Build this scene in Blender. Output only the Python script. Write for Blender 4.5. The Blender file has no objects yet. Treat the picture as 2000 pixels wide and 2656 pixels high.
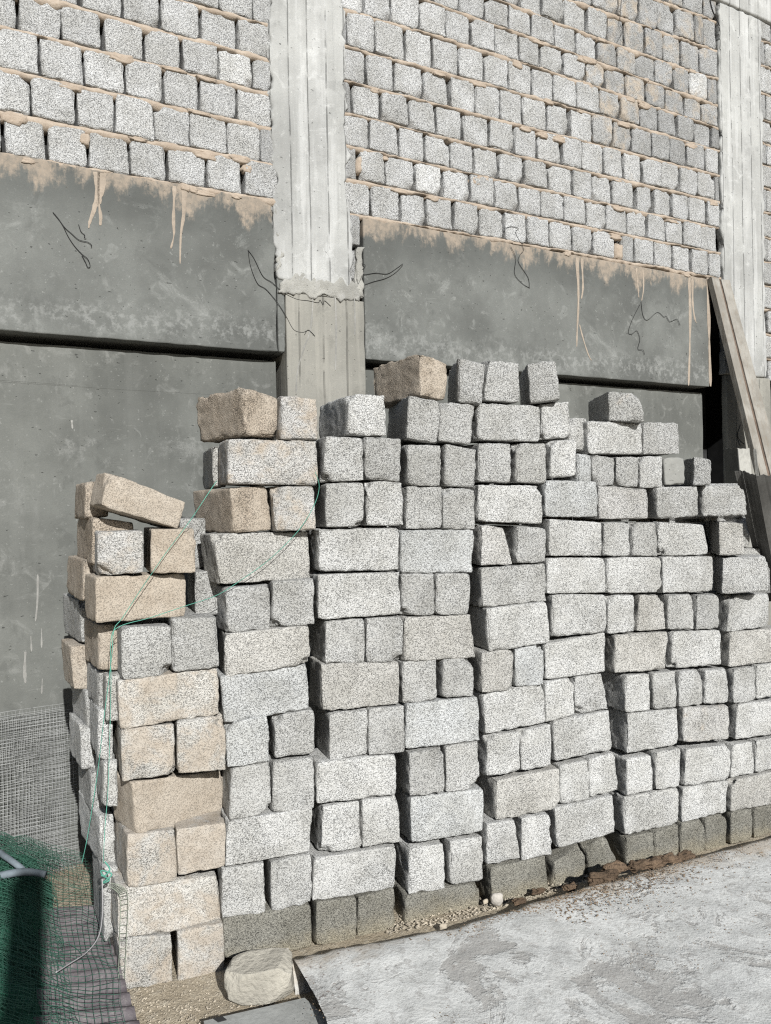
import bpy, bmesh, math, random
import numpy as np
from mathutils import Vector, Matrix

random.seed(7)
rng = np.random.default_rng(7)
scene = bpy.context.scene
COL = scene.collection

# ---------------------------------------------------------------- camera
CAM_H = 1.90
ROLL, PITCH, FPX = 0.022, -math.atan(18 / 2000), 2000.0
_right = np.array([1.0, 0, 0])
_fwd = np.array([0, math.cos(PITCH), math.sin(PITCH)])
_up = np.cross(_right, _fwd)
CU = _up * math.cos(ROLL) + _right * math.sin(ROLL)
CR = _right * math.cos(ROLL) - _up * math.sin(ROLL)
CP = np.array([0, 0, CAM_H])
cam_data = bpy.data.cameras.new('camera')
cam = bpy.data.objects.new('camera', cam_data)
COL.objects.link(cam)
M = Matrix(((CR[0], CU[0], -_fwd[0], 0), (CR[1], CU[1], -_fwd[1], 0), (CR[2], CU[2], -_fwd[2], 0), (0, 0, 0, 1)))
cam.matrix_world = Matrix.Translation(CP) @ M
cam_data.sensor_fit = 'HORIZONTAL'
cam_data.sensor_width = 36
cam_data.lens = 36 * FPX / 2000
cam_data.clip_start = 0.02
cam_data.clip_end = 3000
scene.camera = cam
scene.render.resolution_x, scene.render.resolution_y = 771, 1024

# ---------------------------------------------------------------- sky, sun, exposure
SUN_AZ, SUN_EL = math.radians(22.9), math.radians(29.0)     # azimuth right of straight behind the camera
to_sun = Vector((math.sin(SUN_AZ) * math.cos(SUN_EL), -math.cos(SUN_AZ) * math.cos(SUN_EL), math.sin(SUN_EL)))
world = bpy.data.worlds.new('World')
scene.world = world
world.use_nodes = True
wn, wl_ = world.node_tree.nodes, world.node_tree.links
wn.clear()
sky = wn.new('ShaderNodeTexSky')
sky.sky_type = 'NISHITA'
sky.sun_disc = False
sky.sun_elevation = SUN_EL
sky.sun_rotation = math.pi - SUN_AZ
bgn = wn.new('ShaderNodeBackground')
bgn.inputs['Strength'].default_value = 0.05
wo = wn.new('ShaderNodeOutputWorld')
wl_.new(sky.outputs[0], bgn.inputs[0])
wl_.new(bgn.outputs[0], wo.inputs[0])
sd = bpy.data.lights.new('sun', 'SUN')
sd.energy = 5.0
sd.angle = math.radians(0.53)
sd.color = (1.0, 0.995, 0.965)
sun = bpy.data.objects.new('sun', sd)
COL.objects.link(sun)
sun.rotation_euler = to_sun.to_track_quat('Z', 'Y').to_euler()
sun.location = (4, -8, 8)
scene.view_settings.view_transform = 'Standard'
scene.view_settings.look = 'None'
scene.view_settings.gamma = 1
scene.view_settings.use_curve_mapping = False
scene.view_settings.exposure = 0.13
scene.render.engine = 'CYCLES'
scene.cycles.use_denoising = False
scene.cycles.filter_width = 1.2
scene.cycles.diffuse_bounces = 1
scene.cycles.max_bounces = 4

# ---------------------------------------------------------------- measuring helpers
def ray(x, y):
    return CR * (x - 1000) / FPX + CU * (1328 - y) / FPX + _fwd

def hit(x, y, P0, n):
    r = ray(x, y)
    return CP + r * (np.dot(P0 - CP, n) / np.dot(r, n))

def proj(P):
    v = P - CP
    z = np.dot(v, _fwd)
    return 1000 + FPX * np.dot(v, CR) / z, 1328 - FPX * np.dot(v, CU) / z

def line_of(vx, vy, px, py, depth):
    r = ray(vx, vy)
    d = np.array([r[0], r[1], 0]); d /= np.linalg.norm(d)
    return d, np.array([d[1], -d[0], 0.0]), CP + ray(px, py) * depth

SD, SN, SP = line_of(5900, 1395, 430, 1690, 3.1)        # front of the block stack
WD, WN, WP = line_of(4660, 1180, 600, 450, 4.5)         # face of the building
WP = np.array([WP[0], WP[1], 0.0])

def wpt(s, z, o=0.0):                                   # metres along the wall, height, distance in front of it
    return WP + WD * s + WN * o + np.array([0, 0, z])

def wsz(x, y, o=0.0):
    P = hit(x, y, WP + WN * o, WN)
    return float(np.dot(P - WP, WD)), float(P[2])

def gpt(x, y, z=0.0):
    return hit(x, y, np.array([0, 0, z]), np.array([0, 0, 1.0]))

# ---------------------------------------------------------------- noise on arrays
def _hash(ix, iy, iz, seed):
    h = (ix * 374761393 + iy * 668265263 + iz * 2147483647 + seed * 974634777) & 0xffffffff
    h = ((h ^ (h >> 13)) * 1274126177) & 0xffffffff
    h = h ^ (h >> 16)
    return (h & 0xffff) / 65535.0

def vnoise(P, seed=0):
    P = np.asarray(P, float)
    I = np.floor(P).astype(np.int64)
    f = P - I
    f = f * f * (3 - 2 * f)
    x, y, z = I[:, 0], I[:, 1], I[:, 2]
    out = 0
    for dx in (0, 1):
        wx = f[:, 0] if dx else 1 - f[:, 0]
        for dy in (0, 1):
            wy = f[:, 1] if dy else 1 - f[:, 1]
            for dz in (0, 1):
                wz = f[:, 2] if dz else 1 - f[:, 2]
                out = out + wx * wy * wz * _hash(x + dx, y + dy, z + dz, seed)
    return out * 2 - 1

def fbm(P, seed=0, octs=3):
    P = np.asarray(P, float)
    a, t = 1.0, 0
    for k in range(octs):
        t = t + a * vnoise(P * 2 ** k + 17.3 * k, seed + k)
        a *= 0.5
    return t

# ---------------------------------------------------------------- object helpers
def link(name, mesh, mat=None, parent=None, loc=None):
    o = bpy.data.objects.new(name, mesh)
    COL.objects.link(o)
    if mat is not None and mesh is not None and len(mesh.materials) == 0:
        mesh.materials.append(mat)
    if parent is not None:
        o.parent = parent
    if loc is not None:
        o.location = loc
    return o

def mesh_of(name, verts, faces, smooth=True):
    m = bpy.data.meshes.new(name)
    V = np.ascontiguousarray(np.asarray(verts, np.float32))
    if isinstance(faces, np.ndarray):
        n, k = faces.shape
        flat, tot = faces.astype(np.int32).ravel(), np.full(n, k, np.int32)
    else:
        n = len(faces)
        tot = np.fromiter((len(f) for f in faces), np.int32, n)
        flat = np.fromiter((int(i) for f in faces for i in f), np.int32, int(tot.sum()))
    m.vertices.add(len(V)); m.vertices.foreach_set('co', V.ravel())
    m.loops.add(len(flat)); m.loops.foreach_set('vertex_index', flat)
    m.polygons.add(n); m.polygons.foreach_set('loop_start', (np.cumsum(tot) - tot).astype(np.int32))
    m.update(calc_edges=True)
    m.polygons.foreach_set('use_smooth', np.full(n, smooth, bool))
    m.validate()
    return m

def tag(o, label=None, cat=None, group=None, kind=None):
    if label: o['label'] = label
    if cat: o['category'] = cat
    if group: o['group'] = group
    if kind: o['kind'] = kind
    return o

def empty(name, loc):
    o = bpy.data.objects.new(name, None)
    COL.objects.link(o)
    o.location = [float(v) for v in loc]
    o.empty_display_size = 0.1
    return o

def part(name, verts, faces, mat, parent=None, smooth=True, origin=None):
    """mesh given in world coordinates, origin moved to the thing's own base"""
    V = np.asarray(verts, float)
    par = np.array(parent.matrix_basis.translation) if parent is not None else np.zeros(3)
    if parent is not None and parent.parent is not None:
        par = par + np.array(parent.parent.matrix_basis.translation)
    if origin is None:
        origin = np.array([V[:, 0].mean(), V[:, 1].mean(), V[:, 2].min()])
    m = mesh_of(name, V - origin, faces, smooth)
    return link(name, m, mat, parent, [float(v) for v in (origin - par)])

_lat = {}
def lattice(nx, ny, nz):
    """surface of an nx*ny*nz grid box: unit coordinates and outward quads"""
    k = (nx, ny, nz)
    if k in _lat: return _lat[k]
    idx, pts, faces = {}, [], []
    def vid(i, j, l):
        t = (i, j, l)
        if t not in idx:
            idx[t] = len(pts); pts.append((i / nx, j / ny, l / nz))
        return idx[t]
    for i in range(nx):
        for j in range(ny):
            faces.append((vid(i, j, 0), vid(i, j + 1, 0), vid(i + 1, j + 1, 0), vid(i + 1, j, 0)))
            faces.append((vid(i, j, nz), vid(i + 1, j, nz), vid(i + 1, j + 1, nz), vid(i, j + 1, nz)))
    for i in range(nx):
        for l in range(nz):
            faces.append((vid(i, 0, l), vid(i + 1, 0, l), vid(i + 1, 0, l + 1), vid(i, 0, l + 1)))
            faces.append((vid(i, ny, l), vid(i, ny, l + 1), vid(i + 1, ny, l + 1), vid(i + 1, ny, l)))
    for j in range(ny):
        for l in range(nz):
            faces.append((vid(0, j, l), vid(0, j, l + 1), vid(0, j + 1, l + 1), vid(0, j + 1, l)))
            faces.append((vid(nx, j, l), vid(nx, j + 1, l), vid(nx, j + 1, l + 1), vid(nx, j, l + 1)))
    _lat[k] = (np.array(pts), np.array(faces, np.int32))
    return _lat[k]

def rough_box(size, cells, r, seed, amp=1.0, chip=1.0):
    """x along the face, y depth (0 = front), z up: box in metres with worn, crumbly arrises"""
    U, F = lattice(*cells)
    S = np.array(size, float)
    Q = np.empty_like(U)
    for k in range(3):
        n, s = cells[k], S[k]
        if n >= 6 and s > 5 * r:
            t = np.concatenate([[0, r], np.linspace(1.9 * r, s - 1.9 * r, n - 3), [s - r, s]])
        else:
            t = np.linspace(0, s, n + 1)
        Q[:, k] = t[np.rint(U[:, k] * n).astype(int)]
    inner = np.clip(Q, r, S - r)
    D = Q - inner
    L = np.linalg.norm(D, axis=1, keepdims=True)
    N = D / np.maximum(L, 1e-9)
    dist = np.sort(np.minimum(Q, S - Q), axis=1)
    e2 = np.clip(1 - dist[:, 1] / .017, 0, 1)            # near an arris
    e3 = np.clip(1 - dist[:, 2] / .03, 0, 1)             # near a corner
    Q2 = inner + N * r
    off = seed * 3.71
    n1 = fbm(Q2 / 0.10 + off, seed, 2)
    n2 = vnoise(Q2 / 0.020 + off, seed + 9)
    n3 = vnoise(Q2 / 0.030 + off, seed + 21) + .5 * vnoise(Q2 / .09 + off, seed + 22)
    disp = amp * (0.0016 * n1 + 0.0016 * n2 + .0016 * vnoise(Q2 / .0115 + off, seed + 31) * (.5 + e2))
    disp = disp - chip * e2 * (.0095 * np.clip(n3 + .18, 0, 1.2)) - chip * e3 * .011 * np.clip(n1 + .3, 0, 1)
    return Q2 + N * disp[:, None], F

def tube(points, r, sides=6, closed_ends=True, flat=1.0):
    P = np.asarray(points, float)
    n = len(P)
    T = np.empty_like(P)
    T[1:-1] = P[2:] - P[:-2]; T[0] = P[1] - P[0]; T[-1] = P[-1] - P[-2]
    T /= np.linalg.norm(T, axis=1, keepdims=True) + 1e-12
    ref = np.tile([0, 0, 1.0], (n, 1))
    if np.abs(T[:, 2]).max() > .985: ref = np.tile([.3, 1.0, 0], (n, 1))
    A = np.cross(T, ref); A /= np.linalg.norm(A, axis=1, keepdims=True) + 1e-12
    B = np.cross(T, A)
    th = 2 * np.pi * np.arange(sides) / sides
    R = np.broadcast_to(np.asarray(r, float), (n,))[:, None, None]
    V = P[:, None, :] + R * (A[:, None, :] * np.cos(th)[None, :, None] + B[:, None, :] * flat * np.sin(th)[None, :, None])
    V = V.reshape(-1, 3)
    i, k = np.meshgrid(np.arange(n - 1), np.arange(sides), indexing='ij')
    k2 = (k + 1) % sides
    F = np.stack([i * sides + k, (i + 1) * sides + k, (i + 1) * sides + k2, i * sides + k2], -1).reshape(-1, 4)
    if closed_ends:
        F = [tuple(f) for f in F]
        F.append(tuple(range(sides)))
        F.append(tuple(range((n - 1) * sides + sides - 1, (n - 1) * sides - 1, -1)))
    return V, F

def tubes(paths, r, sides=3):
    Vs, Fs, n0 = [], [], 0
    for p in paths:
        v, f = tube(p, r, sides, False)
        Vs.append(v); Fs.append(f + n0); n0 += len(v)
    return np.concatenate(Vs), np.concatenate(Fs)

def smooth_path(pts, m=6):
    P = [np.asarray(p, float) for p in pts]
    out = []
    for i in range(len(P) - 1):
        p0, p1, p2, p3 = P[max(i - 1, 0)], P[i], P[i + 1], P[min(i + 2, len(P) - 1)]
        for k in range(m):
            t = k / m
            out.append(0.5 * ((2 * p1) + (-p0 + p2) * t + (2 * p0 - 5 * p1 + 4 * p2 - p3) * t * t + (-p0 + 3 * p1 - 3 * p2 + p3) * t ** 3))
    out.append(P[-1])
    return out

# ---------------------------------------------------------------- materials
class Mat:
    def __init__(s, name):
        s.m = bpy.data.materials.new(name); s.m.use_nodes = True
        s.t = s.m.node_tree; s.t.nodes.clear()
        s.out = s.t.nodes.new('ShaderNodeOutputMaterial')
        s.b = s.t.nodes.new('ShaderNodeBsdfPrincipled')
        s.t.links.new(s.b.outputs[0], s.out.inputs[0])
        s.b.inputs['Roughness'].default_value = 0.95
        s.b.inputs['Specular IOR Level'].default_value = 0.25
    def n(s, typ, **kw):
        nd = s.t.nodes.new(typ)
        for k, v in kw.items():
            if hasattr(nd, k): setattr(nd, k, v)
            else: nd.inputs[k].default_value = v
        return nd
    def l(s, a, b): s.t.links.new(a, b)
    def val(s, x, sock):
        if isinstance(x, (int, float)): sock.default_value = x
        elif isinstance(x, (tuple, list)): sock.default_value = (x + (1,))[:4] if len(x) == 3 and sock.type == 'RGBA' else x
        else: s.l(x, sock)
    def math(s, op, a, b=0.0, clamp=False):
        nd = s.n('ShaderNodeMath', operation=op, use_clamp=clamp)
        s.val(a, nd.inputs[0]); s.val(b, nd.inputs[1]); return nd.outputs[0]
    def mix(s, f, a, b, typ='MIX'):
        nd = s.n('ShaderNodeMix', data_type='RGBA', blend_type=typ)
        s.val(f, nd.inputs[0]); s.val(a, nd.inputs[6]); s.val(b, nd.inputs[7]); return nd.outputs[2]
    def noise(s, vec, scale, detail=3.0, rough=0.55, dist=0.0):
        nd = s.n('ShaderNodeTexNoise', Scale=scale, Detail=detail, Roughness=rough, Distortion=dist)
        if vec is not None: s.l(vec, nd.inputs['Vector'])
        return nd.outputs['Fac']
    def ramp(s, f, lo, hi, a=0.0, b=1.0):
        nd = s.n('ShaderNodeMapRange', interpolation_type='SMOOTHSTEP')
        s.val(f, nd.inputs['Value']); nd.inputs['From Min'].default_value = lo; nd.inputs['From Max'].default_value = hi
        nd.inputs['To Min'].default_value = a; nd.inputs['To Max'].default_value = b
        return nd.outputs['Result']
    def coords(s, rand=True):
        tc = s.n('ShaderNodeTexCoord')
        if not rand: return tc.outputs['Object']
        oi = s.n('ShaderNodeObjectInfo')
        mu = s.math('MULTIPLY', oi.outputs['Random'], 97.0)
        ad = s.n('ShaderNodeVectorMath', operation='ADD')
        s.l(tc.outputs['Object'], ad.inputs[0]); s.l(mu, ad.inputs[1])
        s.oi = oi
        return ad.outputs[0]
    def stretch(s, vec, sc):
        mp = s.n('ShaderNodeVectorMath', operation='MULTIPLY')
        s.l(vec, mp.inputs[0]); mp.inputs[1].default_value = sc
        return mp.outputs[0]
    def bump(s, h, dist, strength=1.0):
        nd = s.n('ShaderNodeBump', Strength=strength, Distance=dist)
        s.val(h, nd.inputs['Height']); s.l(nd.outputs[0], s.b.inputs['Normal'])
    def color(s, c): s.val(c, s.b.inputs['Base Color'])

def block_material(name, damp=False):
    M_ = Mat(name)
    v = M_.coords()
    oi = M_.oi
    base, cov = oi.outputs['Color'], oi.outputs['Alpha']
    broad = M_.noise(v, 6, 4, .6)
    c = M_.mix(1.0, base, M_.mix(M_.ramp(broad, .3, .7), (.84, .835, .82), (1.1, 1.105, 1.12)), 'MULTIPLY')
    # dust and lime that lies over part of the block
    dn = M_.math('ADD', M_.noise(v, 8, 6, .68, .4), cov)
    dust = M_.ramp(dn, 0.92, 1.14)
    tan_c = M_.mix(M_.ramp(M_.noise(v, 14, 5, .65), .3, .7), (.35, .297, .238), (.455, .398, .33))
    c = M_.mix(M_.math('MULTIPLY', dust, 0.92), c, tan_c)
    # cement film that closes the pores here and there, more on some blocks than on others
    film = M_.math('MULTIPLY', M_.ramp(M_.noise(v, 5.5, 6, .7, .5), .33, .60), M_.math('MULTIPLY', M_.math('ADD', oi.outputs['Object Index'], 20), M_.ramp(oi.outputs['Random'], 0, 1, .007, .011)), True)
    c = M_.mix(M_.math('MULTIPLY', film, .35), c, M_.mix(.6, c, (.55, .543, .52)))
    keep = M_.math('MULTIPLY', M_.math('SUBTRACT', 1.0, M_.math('MULTIPLY', dust, .80)), M_.math('SUBTRACT', 1.0, M_.math('MULTIPLY', film, .6)))
    # coarse aggregate: single grains lighter and darker, open pores between them
    vo = M_.n('ShaderNodeTexVoronoi', Scale=185.0, feature='F1', Randomness=1.0)
    wob = M_.n('ShaderNodeVectorMath', operation='ADD')
    nz = M_.n('ShaderNodeTexNoise', Scale=70.0, Detail=2.0); M_.l(v, nz.inputs['Vector'])
    sc = M_.n('ShaderNodeVectorMath', operation='SCALE', Scale=.010); M_.l(nz.outputs['Color'], sc.inputs[0])
    M_.l(v, wob.inputs[0]); M_.l(sc.outputs[0], wob.inputs[1]); M_.l(wob.outputs[0], vo.inputs['Vector'])
    sepc = M_.n('ShaderNodeSeparateColor'); M_.l(vo.outputs['Color'], sepc.inputs[0])
    gr = M_.ramp(sepc.outputs[0], 0.0, 1.0, .89, 1.09)
    c = M_.mix(keep, c, M_.mix(1.0, c, gr, 'MULTIPLY'))
    pore = M_.noise(wob.outputs[0], 185, 2.0, .55)
    pit = M_.ramp(pore, .35, .44, 1.0, 0.0)
    big = M_.ramp(M_.noise(v, 75, 2, .5), .27, .33, 1.0, 0.0)          # a few larger voids
    pit = M_.math('MAXIMUM', pit, big)
    pitk = M_.math('MULTIPLY', pit, keep)
    c = M_.mix(M_.math('MULTIPLY', pitk, M_.ramp(oi.outputs['Random'], 0, 1, .36, .58)), c, (.06, .058, .054))  # pores and voids tinted dark: the shade inside them put into the colour
    fine = M_.noise(v, 360, 2, .6)
    if damp:
        geo = M_.n('ShaderNodeNewGeometry')
        sp = M_.n('ShaderNodeSeparateXYZ'); M_.l(geo.outputs['Position'], sp.inputs[0])
        salt = M_.math('MULTIPLY', M_.ramp(M_.math('ADD', sp.outputs[2], M_.math('MULTIPLY', M_.noise(v, 14, 5, .7), .14)), .06, .17, 1, 0), .7)
        c = M_.mix(salt, c, (.35, .31, .225))
    M_.color(c)
    h = M_.math('SUBTRACT', M_.math('MULTIPLY', sepc.outputs[1], .35), M_.math('MULTIPLY', vo.outputs['Distance'], .55))
    h = M_.math('SUBTRACT', h, M_.math('MULTIPLY', pit, .75))
    h = M_.math('ADD', h, M_.math('MULTIPLY', fine, .15))
    h = M_.math('MULTIPLY', h, M_.math('ADD', M_.math('MULTIPLY', keep, .8), .2))
    M_.bump(h, 0.0085, 1.0)
    return M_.m

M_block = block_material('aggregate_block')
M_damp = block_material('damp_block', True)

def concrete_material(name, base, var=.12, streak=0.0, bump=.004, boards=0.0, light=(.5, .5, .48), patches=.35, rand=False):
    M_ = Mat(name)
    v = M_.coords(rand)
    a = M_.noise(v, 1.6, 6, .6)
    b = M_.noise(v, 9, 6, .65, .6)
    fine = M_.noise(v, 140, 3, .7)
    lo = tuple(x * (1 - var) for x in base); hi = tuple(x * (1 + var) for x in base)
    c = M_.mix(M_.ramp(a, .3, .7), lo, hi)
    c = M_.mix(M_.math('MULTIPLY', M_.ramp(b, .56, .72), patches), c, light)
    c = M_.mix(M_.math('MULTIPLY', M_.ramp(M_.noise(v, 24, 5, .7), .62, .70), .25), c, light)
    c = M_.mix(M_.math('MULTIPLY', M_.ramp(fine, .3, .7), .25), c, tuple(x * .72 for x in base))
    # scrapes and air holes
    scr = M_.noise(M_.stretch(v, (3, 3, 26)), 1.3, 4, .6, .2)
    c = M_.mix(M_.math('MULTIPLY', M_.ramp(scr, .66, .71), .22), c, light)
    big = M_.noise(v, 3.6, 8, .72, .8)
    c = M_.mix(M_.math('MULTIPLY', M_.ramp(big, .55, .66), M_.math('MULTIPLY', M_.ramp(fine, .3, .6), patches)), c, light)
    c = M_.mix(M_.math('MULTIPLY', M_.ramp(M_.noise(v, 4.5, 7, .7, .5), .55, .64), .38), c, tuple(x * .62 for x in base))
    c = M_.mix(M_.math('MULTIPLY', M_.ramp(M_.noise(v, 60, 3, .6), .66, .70), .6), c, light)
    hole = M_.ramp(M_.noise(M_.stretch(v, (1, 1, 2.2)), 38, 2, .4), .225, .27, 1, 0)
    c = M_.mix(M_.math('MULTIPLY', hole, .6), c, tuple(x * .25 for x in base))
    h = M_.math('ADD', M_.math('MULTIPLY', b, .5), M_.math('MULTIPLY', fine, .25))
    h = M_.math('SUBTRACT', h, M_.math('MULTIPLY', hole, .8))
    if boards:                                            # seams left by the shutter boards
        dt = M_.n('ShaderNodeVectorMath', operation='DOT_PRODUCT')
        M_.l(v, dt.inputs[0]); dt.inputs[1].default_value = tuple(WD)
        sv = M_.math('ADD', M_.math('DIVIDE', dt.outputs['Value'], boards), M_.math('MULTIPLY', M_.noise(v, .8, 2), .25))
        fr = M_.math('FRACT', sv)
        bi = M_.n('ShaderNodeTexWhiteNoise', noise_dimensions='1D'); M_.l(M_.math('FLOOR', sv), bi.inputs['W'])
        c = M_.mix(1.0, c, M_.mix(bi.outputs['Value'], (.94, .94, .93), (1.03, 1.03, 1.03)), 'MULTIPLY')
        seam = M_.math('MULTIPLY', M_.ramp(M_.math('ABSOLUTE', M_.math('SUBTRACT', fr, .5)), .455, .49), M_.ramp(M_.noise(v, 6, 4), .35, .55))
        c = M_.mix(M_.math('MULTIPLY', seam, .45), c, tuple(x * .35 for x in base))
        grainv = M_.noise(M_.stretch(v, (45, 45, 2.5)), 1.0, 4, .6)
        c = M_.mix(M_.math('MULTIPLY', M_.ramp(grainv, .5, .68), .15), c, tuple(x * .62 for x in base))
        h = M_.math('SUBTRACT', M_.math('ADD', h, M_.math('MULTIPLY', grainv, .4)), M_.math('MULTIPLY', seam, 1.2))
    if streak:
        st = M_.noise(M_.stretch(v, (14, 14, .9)), 1.0, 4, .6)
        c = M_.mix(M_.math('MULTIPLY', M_.ramp(st, .48, .7), streak), c, light)
    M_.color(c)
    M_.bump(h, bump, 1.0)
    return M_, c, v

def simple(name, col, rough=.9, bump=None, scale=60, var=.25, metal=0.0, rand=True):
    M_ = Mat(name)
    v = M_.coords(rand)
    n = M_.noise(v, scale, 4, .6)
    n2 = M_.noise(v, scale / 7, 4, .6)
    c = M_.mix(M_.ramp(n2, .3, .7), tuple(x * (1 - var) for x in col), tuple(min(1, x * (1 + var)) for x in col))
    c = M_.mix(M_.math('MULTIPLY', M_.ramp(n, .4, .7), .35), c, tuple(x * .6 for x in col))
    M_.color(c)
    M_.b.inputs['Roughness'].default_value = rough
    M_.b.inputs['Metallic'].default_value = metal
    if bump: M_.bump(n, bump)
    return M_.m

# ================================================================ the building behind
BED0, BEDH = 3.752, 0.2128
def bed(k, s): return BED0 + BEDH * k + 0.0065 * (s - 1.5) + 0.004 * k * math.sin(s * .9 + k)

def wall_box(name, s0, s1, z0, z1, back, front, mat, parent, cell=0.06, r=0.006, amp=1.0, chip=1.0, seed=1, edge=0.0, grooves=(), origin=None, edge_sides=(1, 1), zedge=0.0):
    size = (s1 - s0, front - back, z1 - z0)
    cells = (max(6, int(size[0] / cell)), max(6, min(7, int(size[1] / cell))), max(6, int(size[2] / cell)))
    Q, F = rough_box(size, cells, min(r, size[1] * .15, size[0] * .15), seed, amp, chip)
    if edge:
        for side in (0, 1):
            if not edge_sides[side]: continue
            w = np.clip(1 - np.abs(Q[:, 0] - side * size[0]) / 0.10, 0, 1)
            e = vnoise(np.stack([Q[:, 2] / .085, np.zeros(len(Q)) + side * 7, np.zeros(len(Q))], 1), seed + 5) + .6 * vnoise(np.stack([Q[:, 2] / .03, np.zeros(len(Q)) + side * 7, np.zeros(len(Q))], 1), seed + 6)
            Q[:, 0] += w * e * edge * (1 if side else -1)
    if zedge:
        for side in (0, 1):
            w = np.clip(1 - np.abs(Q[:, 2] - side * size[2]) / 0.08, 0, 1)
            e = vnoise(np.stack([Q[:, 0] / .07, np.zeros(len(Q)) + side * 7, np.zeros(len(Q))], 1), seed + 7) + .6 * vnoise(np.stack([Q[:, 0] / .025, np.zeros(len(Q)) + side * 7, np.zeros(len(Q))], 1), seed + 8)
            Q[:, 2] += w * e * zedge * (1 if side else -1)
    for g in grooves:
        w = np.exp(-((Q[:, 0] - g - .004 * np.sin(Q[:, 2] * 3)) / 0.009) ** 2) * (Q[:, 1] < 0.02)
        Q[:, 1] += 0.012 * w
    V = WP + np.outer(s0 + Q[:, 0], WD) + np.outer(front - Q[:, 1], WN) + np.outer(z0 + Q[:, 2], [0, 0, 1.0])
    return part(name, V, F, mat, parent, origin=origin)

def beam_material():
    M_, c, v = concrete_material('cast_beam', (.148, .153, .145), .30, .0, .0045, light=(.27, .277, .265), patches=.6)
    tc = M_.n('ShaderNodeTexCoord')
    sp = M_.n('ShaderNodeSeparateXYZ'); M_.l(tc.outputs['Object'], sp.inputs[0])
    z = sp.outputs[2]                                   # 0 at the top edge of the beam
    st = M_.noise(M_.stretch(v, (3.6, 3.6, 2.0)), 1.0, 8, .7, .3)
    st2 = M_.noise(M_.stretch(v, (15, 15, 2.6)), 1.0, 5, .7, .3)
    blot = M_.noise(v, 26, 6, .7)
    reach = M_.math('ADD', M_.math('ADD', z, M_.math('MULTIPLY', M_.math('SUBTRACT', st, .5), .62)), M_.math('ADD', M_.math('MULTIPLY', M_.math('SUBTRACT', st2, .5), .16), M_.math('MULTIPLY', M_.math('SUBTRACT', blot, .5), .10)))
    # darker skin below the wash, then the mortar wash itself
    dark = M_.ramp(M_.math('ADD', z, M_.math('MULTIPLY', st, .28)), -.22, .02)
    c = M_.mix(M_.math('MULTIPLY', dark, .55), c, (.08, .084, .08))
    wash = M_.ramp(reach, -.12, -.03)
    c = M_.mix(M_.math('MULTIPLY', wash, M_.ramp(blot, .3, .65, .45, .9)), c, M_.mix(st2, (.25, .205, .16), (.40, .335, .27)))
    pale = M_.ramp(M_.math('ADD', M_.math('MULTIPLY', M_.math('ABSOLUTE', M_.math('ADD', z, .80), 0), 1.0), M_.math('MULTIPLY', M_.noise(v, 3.2, 6, .7, .5), -.35)), -.16, -.04, 1, 0)
    c = M_.mix(M_.math('MULTIPLY', pale, M_.ramp(blot, .45, .62, 0, .55)), c, (.29, .295, .285))
    M_.color(c)
    return M_.m

M_beam = beam_material()
_m, _c, _v = concrete_material('recess_panel', (.142, .146, .136), .26, .10, .0045, light=(.26, .263, .25), patches=.55); M_panel = _m.m
_m, _c, _v = concrete_material('raw_column', (.40, .403, .395), .24, .45, .008, boards=.125, light=(.60, .605, .60), patches=.65); M_column = _m.m
_m, _c, _v = concrete_material('lower_column', (.27, .263, .238), .18, .40, .005, boards=.16, light=(.38, .365, .325), patches=.45); M_lower = _m.m
_m, _c, _v = concrete_material('rough_concrete', (.33, .325, .30), .3, .0, .02, light=(.48, .475, .46), patches=.6); M_rough = _m.m
M_dark = simple('dark_void', (.035, .035, .035))  # near-black colour stands for the unlit depth behind joints and openings
def mortar_material():
    M_ = Mat('mortar')
    v = M_.coords(False)
    a = M_.noise(v, 9, 5, .65)
    f = M_.noise(v, 90, 4, .7)
    c = M_.mix(M_.ramp(a, .35, .68), (.36, .295, .235), (.46, .39, .32))
    c = M_.mix(M_.math('MULTIPLY', M_.ramp(f, .5, .68), .35), c, (.30, .22, .155))
    M_.color(c)
    M_.bump(M_.math('ADD', M_.math('MULTIPLY', a, .6), M_.math('MULTIPLY', f, .4)), .012)
    return M_.m
M_mortar = mortar_material()
M_drip = simple('mortar_drip', (.35, .295, .24), .95, .003, 50, .12)

building = empty('unfinished_building', wpt(1.2, 0, 0))
tag(building, 'unfinished building wall of grey blocks between concrete columns over a dark grey concrete beam', 'building')

S_L0, S_L1 = -2.2, 0.285          # left block panel
S_R0, S_R1 = 0.735, 4.275         # middle block panel
S_Q0, S_Q1 = 4.83, 6.2            # panel at the right edge
TOPZ = 6.10

panels = {}
for nm, a, b in (('left', S_L0, S_L1), ('mid', S_R0, S_R1), ('right', S_Q0, S_Q1)):
    panels[nm] = wall_box('block_panel', a - .03, b + .16, BED0 - .01, TOPZ, -.40, -.085, M_dark, building, .3, .01, 0, 0, 3)

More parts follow.
